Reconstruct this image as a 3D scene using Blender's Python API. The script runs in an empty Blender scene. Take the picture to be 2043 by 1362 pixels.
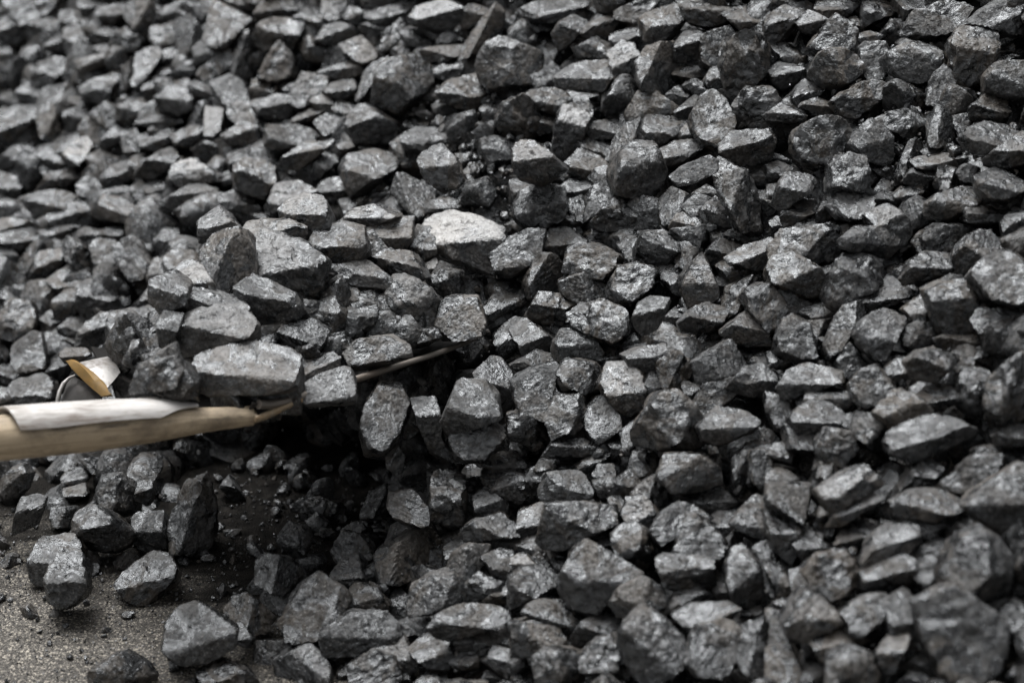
import bpy, bmesh, math, random
import numpy as np
from mathutils import Vector, Matrix

# ------------------------------------------------------------------ camera, world, sun, exposure
sc = bpy.context.scene
COL = sc.collection
PITCH, CAM_H, FPX, CX, CY = math.radians(25.0), 1.565, 4824.0, 1021.5, 681.0   # photo pixels (2043 x 1362)
cam_data = bpy.data.cameras.new('camera')
cam_data.sensor_width = 36.0
cam_data.lens = 36.0 * FPX / 2043.0
cam_data.clip_start, cam_data.clip_end = 0.05, 200.0
cam_data.dof.use_dof = True
cam_data.dof.focus_distance = 3.06
cam_data.dof.aperture_fstop = 2.8
cam = bpy.data.objects.new('camera', cam_data)
cam.location = (0, 0, CAM_H)
cam.rotation_euler = (math.pi / 2 - PITCH, 0, 0)
COL.objects.link(cam)
sc.camera = cam

SUN_DIR = Vector((-0.22, 0.34, 0.90)).normalized()
world = bpy.data.worlds.new('World')
sc.world = world
world.use_nodes = True
wn, wl = world.node_tree.nodes, world.node_tree.links
wn.clear()
sky = wn.new('ShaderNodeTexSky')
sky.sky_type = 'NISHITA'
sky.sun_disc = False
sky.sun_elevation = math.asin(SUN_DIR.z)
sky.sun_rotation = math.atan2(SUN_DIR.x, SUN_DIR.y)
sky.air_density, sky.dust_density, sky.ozone_density = 1.0, 10.0, 1.0
hsv = wn.new('ShaderNodeHueSaturation')          # an overcast sky: the blue greyed out
hsv.inputs['Saturation'].default_value = 0.04
bg = wn.new('ShaderNodeBackground')
bg.inputs['Strength'].default_value = 0.07
wo = wn.new('ShaderNodeOutputWorld')
wl.new(sky.outputs[0], hsv.inputs['Color'])
wl.new(hsv.outputs[0], bg.inputs['Color'])
wl.new(bg.outputs[0], wo.inputs['Surface'])

sun_data = bpy.data.lights.new('sun', 'SUN')
sun_data.energy = 1.3
sun_data.angle = math.radians(36)
sun_data.color = (1.0, 0.99, 0.975)
sun = bpy.data.objects.new('sun', sun_data)
sun.rotation_euler = SUN_DIR.to_track_quat('Z', 'Y').to_euler()
sun.location = SUN_DIR * 6
COL.objects.link(sun)

sc.view_settings.view_transform = 'Standard'
sc.view_settings.look = 'None'
sc.view_settings.exposure = 1.1
sc.view_settings.gamma = 1.0
sc.cycles.use_denoising = True
sc.cycles.max_bounces = 3
sc.cycles.diffuse_bounces = 1
sc.cycles.glossy_bounces = 2
sc.cycles.use_adaptive_sampling = True
sc.cycles.adaptive_threshold = 0.02
sc.cycles.caustics_reflective = False
sc.cycles.caustics_refractive = False

# ------------------------------------------------------------------ helpers
SP, CP = math.sin(PITCH), math.cos(PITCH)
RW = np.array([[1, 0, 0], [0, SP, -CP], [0, CP, SP]])       # camera axes -> world axes
CAM_POS = np.array([0, 0, CAM_H])

def cam_to_world(p):
    return np.asarray(p) @ RW.T + CAM_POS

def ray(px, py):
    px, py = np.asarray(px, float), np.asarray(py, float)
    return np.stack([(px - CX) / FPX, -(py - CY) / FPX, -np.ones_like(px)], -1)

def at(px, py, d):
    """World point that the photograph shows at this pixel, d metres deep."""
    return cam_to_world(ray(px, py) * np.asarray(d, float)[..., None])

def _hash(ix, iy, iz, k):
    h = (ix * 374761393 + iy * 668265263 + iz * 2147483647 + k * 974634541) & 0xFFFFFFFF
    h = ((h ^ (h >> 13)) * 1274126177) & 0xFFFFFFFF
    h = ((h ^ (h >> 15)) * 2246822519) & 0xFFFFFFFF
    return ((h ^ (h >> 16)) & 0xFFFF) / 32767.5 - 1.0

def noise(p):
    """Gradient noise, N x 3 -> N, about -0.8 .. 0.8."""
    p = np.asarray(p, float)
    i = np.floor(p).astype(np.int64)
    f = p - i
    u = f * f * f * (f * (f * 6 - 15) + 10)
    out = 0
    for dx in (0, 1):
        wx = u[:, 0] if dx else 1 - u[:, 0]
        for dy in (0, 1):
            wy = u[:, 1] if dy else 1 - u[:, 1]
            for dz in (0, 1):
                wz = u[:, 2] if dz else 1 - u[:, 2]
                a, b, c = i[:, 0] + dx, i[:, 1] + dy, i[:, 2] + dz
                g = (_hash(a, b, c, 1) * (f[:, 0] - dx) + _hash(a, b, c, 2) * (f[:, 1] - dy) + _hash(a, b, c, 3) * (f[:, 2] - dz))
                out = out + wx * wy * wz * g
    return out

# the lie of the land: a coal slope at its angle of repose, a scooped hollow at its foot, level ground
N_PILE = np.array([-0.380, 0.597, 0.707])
P0 = ray(1100, 640) * 3.07
G_N = np.array([0, CP, SP])

def d_ground(px, py):
    return -CAM_H / (ray(px, py) @ G_N)

def d_slope(px, py):
    px, py = np.broadcast_arrays(np.asarray(px, float), np.asarray(py, float))
    d = (N_PILE @ P0) / np.minimum(ray(px, py) @ N_PILE, -0.12)
    q = np.stack([px.ravel() / 330.0, py.ravel() / 260.0, np.full(px.size, 7.3)], -1)
    d = d + 0.045 * noise(q).reshape(px.shape)
    hol = np.exp(-(((px - 640) / 250) ** 2 + ((py - 960) / 150) ** 2) ** 1.5)
    return d + 0.30 * hol

def d_surf(px, py):
    return np.minimum(d_slope(px, py), d_ground(px, py))

def ico(level):
    bm = bmesh.new()
    bmesh.ops.create_icosphere(bm, subdivisions=level, radius=1.0)
    v = np.array([x.co[:] for x in bm.verts])
    f = np.array([[x.index for x in q.verts] for q in bm.faces])
    bm.free()
    return v, f
ICO = {k: ico(k) for k in (2, 3, 4, 5)}
ICO[1] = ico(1)

def make_mesh(name, v, f, rc=None, tone=None):
    me = bpy.data.meshes.new(name)
    me.vertices.add(len(v))
    me.vertices.foreach_set('co', np.ascontiguousarray(v, np.float32).ravel())
    k = f.shape[1]
    me.loops.add(f.size)
    me.loops.foreach_set('vertex_index', np.ascontiguousarray(f, np.int32).ravel())
    me.polygons.add(len(f))
    me.polygons.foreach_set('loop_start', np.arange(0, f.size, k, dtype=np.int32))
    me.polygons.foreach_set('use_smooth', np.ones(len(f), bool))
    me.update(calc_edges=True)
    if rc is not None:
        a = me.attributes.new('rc', 'FLOAT_VECTOR', 'POINT')
        a.data.foreach_set('vector', np.ascontiguousarray(rc, np.float32).ravel())
    if tone is not None:
        a = me.attributes.new('tone', 'FLOAT_VECTOR', 'POINT')
        a.data.foreach_set('vector', np.ascontiguousarray(np.broadcast_to(tone, (len(v), 3)), np.float32).ravel())
    return me

def link(name, me, mat, parent=None, **props):
    o = bpy.data.objects.new(name, me)
    if mat is not None:
        me.materials.append(mat)
    COL.objects.link(o)
    if parent is not None:
        o.parent = parent
    for k, v in props.items():
        o[k] = v
    return o

def rand_rot(rng):
    q = rng.normal(size=4); q /= np.linalg.norm(q)
    w, x, y, z = q
    return np.array([[1 - 2 * (y * y + z * z), 2 * (x * y - z * w), 2 * (x * z + y * w)],
                     [2 * (x * y + z * w), 1 - 2 * (x * x + z * z), 2 * (y * z - x * w)],
                     [2 * (x * z - y * w), 2 * (y * z + x * w), 1 - 2 * (x * x + y * y)]])

# ------------------------------------------------------------------ materials
def new_mat(name):
    m = bpy.data.materials.new(name)
    m.use_nodes = True
    nt = m.node_tree
    nt.nodes.clear()
    out = nt.nodes.new('ShaderNodeOutputMaterial')
    b = nt.nodes.new('ShaderNodeBsdfPrincipled')
    nt.links.new(b.outputs[0], out.inputs['Surface'])
    return m, nt, b

class NT:
    def __init__(self, nt):
        self.nt = nt
    def node(self, typ, ins=None, **props):
        n = self.nt.nodes.new(typ)
        for k, v in props.items():
            setattr(n, k, v)
        for k, v in (ins or {}).items():
            s = n.inputs[k]
            if isinstance(v, bpy.types.NodeSocket):
                self.nt.links.new(v, s)
            else:
                s.default_value = v
        return n
    def math(self, op, a, b=0.0, c=0.0, clamp=False):
        n = self.nt.nodes.new('ShaderNodeMath')
        n.operation, n.use_clamp = op, clamp
        for i, v in enumerate((a, b, c)):
            if isinstance(v, bpy.types.NodeSocket):
                self.nt.links.new(v, n.inputs[i])
            else:
                n.inputs[i].default_value = v
        return n.outputs[0]
    def noise(self, vec, scale, detail=3.0, rough=0.55, dist=0.0):
        return self.node('ShaderNodeTexNoise', {'Vector': vec, 'Scale': scale, 'Detail': detail, 'Roughness': rough, 'Distortion': dist}).outputs['Fac']
    def ramp(self, fac, lo, hi, a=0.0, b=1.0):
        return self.node('ShaderNodeMapRange', {'Value': fac, 'From Min': lo, 'From Max': hi, 'To Min': a, 'To Max': b}).outputs['Result']
    def mix(self, fac, a, b):
        n = self.nt.nodes.new('ShaderNodeMix')
        n.data_type = 'RGBA'
        for i, v in ((0, fac), (6, a), (7, b)):
            if isinstance(v, bpy.types.NodeSocket):
                self.nt.links.new(v, n.inputs[i])
            else:
                n.inputs[i].default_value = v if i == 0 else (*v, 1)
        return n.outputs[2]

def coal_material():
    m, nt, b = new_mat('coal')
    N = NT(nt)
    rc = N.node('ShaderNodeAttribute', attribute_name='rc').outputs['Vector']
    ts = N.node('ShaderNodeSeparateXYZ', {0: N.node('ShaderNodeAttribute', attribute_name='tone').outputs['Vector']})
    alb, gloss, band = ts.outputs[0], ts.outputs[1], ts.outputs[2]
    big = N.noise(rc, 30, 4, 0.62, 0.9)
    mid = N.noise(rc, 150, 4, 0.7)
    # bedding: noise squeezed along one axis of the lump
    sq = N.node('ShaderNodeMapping', {'Vector': rc, 'Scale': (300.0, 20.0, 20.0)}).outputs[0]
    bed = N.noise(sq, 1.0, 2, 0.6, 0.4)
    # crystalline grain: every small cell leans its own way and glints on its own
    vor = N.node('ShaderNodeTexVoronoi', {'Vector': rc, 'Scale': 400.0, 'Randomness': 1.0})
    vcol = N.node('ShaderNodeSeparateXYZ', {0: vor.outputs['Color']})
    level = N.math('MULTIPLY', N.math('SUBTRACT', alb, 1.0), 0.025)
    patch = N.ramp(N.math('ADD', big, level), 0.47, 0.55)                       # dusty here, freshly broken there
    speck = N.math('MULTIPLY', N.ramp(vcol.outputs[0], 0.78, 0.88), N.ramp(vor.outputs['Distance'], 0.65, 0.40))
    speck = N.math('MULTIPLY', speck, N.ramp(big, 0.46, 0.62, 0.08, 1.0))
    dust = N.math('MULTIPLY', N.ramp(patch, 0, 1, 0.05, 1.0), N.ramp(N.math('ADD', mid, level), 0.36, 0.62, 0.4, 1.0))
    warm = N.ramp(N.noise(rc, 9, 1), 0.40, 0.62)
    dcol = N.mix(warm, (0.040, 0.0400, 0.0405), (0.056, 0.046, 0.036))
    col = N.mix(dust, (0.0040, 0.0040, 0.0042), dcol)
    hv = N.node('ShaderNodeHueSaturation', {'Value': alb, 'Saturation': N.ramp(alb, 1.2, 3.0, 1.0, 0.25), 'Color': col})
    col = N.mix(N.math('MULTIPLY', speck, 0.42), hv.outputs[0], (0.27, 0.26, 0.245))
    nt.links.new(col, b.inputs['Base Color'])
    r = N.math('SUBTRACT', 0.45, N.math('MULTIPLY', gloss, 0.27))
    r = N.math('ADD', r, N.math('MULTIPLY', N.math('SUBTRACT', mid, 0.5), 0.35))
    r = N.math('ADD', r, N.math('MULTIPLY', N.math('SUBTRACT', patch, 0.35), 0.42))
    nt.links.new(N.ramp(r, 0.17, 0.85, 0.17, 0.85), b.inputs['Roughness'])
    b.inputs['IOR'].default_value = 1.95
    # dust in the pores kills the shine there
    pore = N.ramp(N.noise(rc, 85, 3, 0.7, 0.6), 0.36, 0.60, 0.32, 1.0)
    sp = N.math('MULTIPLY', pore, N.ramp(patch, 0, 1, 0.66, 0.38))
    sp = N.math('ADD', sp, N.math('MULTIPLY', N.math('MULTIPLY', vcol.outputs[2], gloss), 0.12))
    nt.links.new(sp, b.inputs['Specular IOR Level'])
    b.inputs['Specular Tint'].default_value = (0.93, 0.965, 1.0, 1.0)
    geo = N.node('ShaderNodeNewGeometry').outputs['Normal']
    lean = N.node('ShaderNodeVectorMath', {0: vor.outputs['Color'], 1: (0.5, 0.5, 0.5)}, operation='SUBTRACT').outputs[0]
    lean = N.node('ShaderNodeVectorMath', {0: lean, 3: N.ramp(patch, 0, 1, 0.16, 0.5)}, operation='SCALE').outputs[0]
    nn = N.node('ShaderNodeVectorMath', {0: N.node('ShaderNodeVectorMath', {0: geo, 1: lean}, operation='ADD').outputs[0]}, operation='NORMALIZE').outputs[0]
    h = N.math('ADD', mid, N.math('MULTIPLY', N.math('MULTIPLY', bed, band), 0.6))
    bp = N.node('ShaderNodeBump', {'Height': h, 'Strength': 1.0, 'Distance': 0.0028, 'Normal': nn})
    nt.links.new(bp.outputs[0], b.inputs['Normal'])
    return m

def slack_material():
    m, nt, b = new_mat('coal_slack')
    N = NT(nt)
    co = N.node('ShaderNodeTexCoord').outputs['Object']
    n = N.noise(co, 160, 6, 0.7)
    v = N.node('ShaderNodeTexVoronoi', {'Vector': co, 'Scale': 240.0})
    col = N.mix(N.ramp(n, 0.35, 0.7), (0.010, 0.010, 0.010), (0.05, 0.047, 0.043))
    nt.links.new(col, b.inputs['Base Color'])
    b.inputs['Roughness'].default_value = 0.75
    bp = N.node('ShaderNodeBump', {'Height': N.math('ADD', n, v.outputs['Distance']), 'Strength': 1.0, 'Distance': 0.004})
    nt.links.new(bp.outputs[0], b.inputs['Normal'])
    return m

def ground_material():
    m, nt, b = new_mat('gritty_ground')
    N = NT(nt)
    co = N.node('ShaderNodeTexCoord').outputs['Object']
    v1 = N.node('ShaderNodeTexVoronoi', {'Vector': co, 'Scale': 520.0})
    c1 = N.node('ShaderNodeSeparateXYZ', {0: v1.outputs['Color']})
    v2 = N.node('ShaderNodeTexVoronoi', {'Vector': co, 'Scale': 210.0})
    c2 = N.node('ShaderNodeSeparateXYZ', {0: v2.outputs['Color']})
    n = N.noise(co, 7, 5, 0.6)
    n2 = N.noise(co, 60, 4, 0.6)
    grain = N.mix(c1.outputs[0], (0.030, 0.028, 0.026), (0.17, 0.158, 0.142))
    grain = N.mix(N.ramp(c1.outputs[1], 0.80, 0.90), grain, (0.42, 0.385, 0.33))
    grain = N.mix(N.math('MULTIPLY', N.ramp(c2.outputs[1], 0.90, 0.96), N.ramp(v2.outputs['Distance'], 0.5, 0.3)), grain, (0.50, 0.46, 0.39))
    # coal dust trodden in, blackened to paint in the hollow's shade; thickest round the heap's foot
    sep = N.node('ShaderNodeSeparateXYZ', {0: co})
    DX, DY, DC = 'DUSTX', 'DUSTY', 'DUSTC'
    t = N.math('ADD', N.math('MULTIPLY', sep.outputs[0], 0.72), N.math('MULTIPLY', sep.outputs[1], 1.0))
    t = N.math('ADD', t, N.math('MULTIPLY', N.math('SUBTRACT', n, 0.5), 0.35))
    t = N.math('ADD', t, N.math('MULTIPLY', N.math('SUBTRACT', n2, 0.5), 0.12))
    smear = N.noise(N.node('ShaderNodeMapping', {'Vector': co, 'Rotation': (0, 0, 0.6), 'Scale': (5.0, 26.0, 1.0)}).outputs[0], 1.0, 4, 0.65, 0.6)
    t = N.math('ADD', t, N.math('MULTIPLY', N.math('SUBTRACT', smear, 0.5), 0.45))
    dust = N.ramp(t, DUST0, DUST1, 0.12, 0.99)  # mask for the coal dust and the painted shade together
    dust = N.math('SUBTRACT', dust, N.math('MULTIPLY', N.math('MULTIPLY', c1.outputs[2], N.math('SUBTRACT', 1.0, dust)), 0.4), clamp=True)
    col = N.mix(dust, grain, N.mix(N.ramp(n2, 0.4, 0.65), (0.006, 0.0058, 0.0055), (0.022, 0.020, 0.018)))  # dust colour with the shade under the shovel painted in
    nt.links.new(col, b.inputs['Base Color'])
    b.inputs['Roughness'].default_value = 0.85
    nt.links.new(N.ramp(dust, 0.0, 1.0, 0.35, 0.06), b.inputs['Specular IOR Level'])
    h = N.math('ADD', N.math('MULTIPLY', v1.outputs['Distance'], -0.8), N.math('MULTIPLY', n2, 0.9))
    h = N.math('ADD', h, N.math('MULTIPLY', c1.outputs[0], 0.5))
    bp = N.node('ShaderNodeBump', {'Height': h, 'Strength': 0.9, 'Distance': 0.0025})
    nt.links.new(bp.outputs[0], b.inputs['Normal'])
    return m

def metal_material(name, col, rust, rough, grain=(1, 1, 1), metallic=1.0, rustcol=(0.20, 0.11, 0.05)):
    m, nt, b = new_mat(name)
    N = NT(nt)
    co = N.node('ShaderNodeTexCoord').outputs['Object']
    s = N.node('ShaderNodeMapping', {'Vector': co, 'Scale': grain}).outputs[0]
    n1 = N.noise(s, 22, 5, 0.65)
    n2 = N.noise(s, 160, 4, 0.65)
    f = N.ramp(N.math('ADD', N.math('MULTIPLY', n1, 0.7), N.math('MULTIPLY', n2, 0.4)), 0.62 - rust, 0.78 - rust * 0.6)
    base = N.mix(n2, tuple(c * 0.7 for c in col), col)
    nt.links.new(N.mix(f, base, rustcol), b.inputs['Base Color'])
    nt.links.new(N.math('MULTIPLY', N.math('SUBTRACT', 1.0, f), metallic), b.inputs['Metallic'])
    nt.links.new(N.math('ADD', N.math('MULTIPLY', f, 0.35), N.math('ADD', rough, N.math('MULTIPLY', n2, 0.15))), b.inputs['Roughness'])
    bp = N.node('ShaderNodeBump', {'Height': N.math('ADD', n1, N.math('MULTIPLY', n2, 0.5)), 'Strength': 0.4, 'Distance': 0.002})
    nt.links.new(bp.outputs[0], b.inputs['Normal'])
    return m

def wood_material():
    m, nt, b = new_mat('worn_wood')
    N = NT(nt)
    co = N.node('ShaderNodeTexCoord').outputs['Object']
    s = N.node('ShaderNodeMapping', {'Vector': co, 'Scale': (6.0, 130.0, 130.0)}).outputs[0]
    g = N.noise(s, 1.0, 5, 0.6, 0.6)
    d = N.noise(co, 18, 5, 0.65)
    col = N.mix(N.ramp(g, 0.3, 0.7), (0.30, 0.23, 0.15), (0.60, 0.49, 0.35))
    col = N.mix(N.math('MULTIPLY', N.ramp(d, 0.48, 0.68), 0.6), col, (0.055, 0.045, 0.036))
    e = N.noise(N.node('ShaderNodeMapping', {'Vector': co, 'Scale': (14.0, 70.0, 70.0)}).outputs[0], 1.0, 5, 0.7)
    col = N.mix(N.math('MULTIPLY', N.ramp(e, 0.54, 0.66), 0.65), col, (0.022, 0.019, 0.016))
    nt.links.new(col, b.inputs['Base Color'])
    b.inputs['Roughness'].default_value = 0.62
    bp = N.node('ShaderNodeBump', {'Height': g, 'Strength': 0.5, 'Distance': 0.0015})
    nt.links.new(bp.outputs[0], b.inputs['Normal'])
    return m

_p0, _p1 = at(150, 1340, d_ground(150, 1340)), at(340, 1130, d_ground(340, 1130))
DUST0 = 0.72 * _p0[0] + _p0[1]  # where the dust and its painted shade begin
DUST1 = 0.72 * _p1[0] + _p1[1]  # where the dust and its painted shade are full
COAL = coal_material()
SLACK = slack_material()

# ------------------------------------------------------------------ the setting
def grid(xs, ys):
    X, Y = np.meshgrid(xs, ys)
    nx, ny = len(xs), len(ys)
    idx = np.arange(nx * ny).reshape(ny, nx)
    f = np.stack([idx[:-1, :-1], idx[1:, :-1], idx[1:, 1:], idx[:-1, 1:]], -1).reshape(-1, 4)
    return X, Y, f

X, Y, f = grid(np.linspace(-14, 14, 57), np.linspace(-6, 22, 57))
link('ground', make_mesh('ground', np.stack([X, Y, 0 * X], -1).reshape(-1, 3), f), ground_material(), kind='structure')

PX0, PX1, PY0, PY1 = -800, 2850, -800, 1850
X, Y, f = grid(np.arange(PX0, PX1 + 1, 22.0), np.arange(PY0, PY1 + 1, 22.0))
D = d_slope(X, Y) + 0.095
P = at(X, Y, D).reshape(-1, 3)
P += (noise(P * 28)[:, None] * 0.016 + noise(P * 75 + 9)[:, None] * 0.007) * (RW @ N_PILE)
link('coal_slope', make_mesh('coal_slope', P, f), SLACK, kind='structure')

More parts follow.
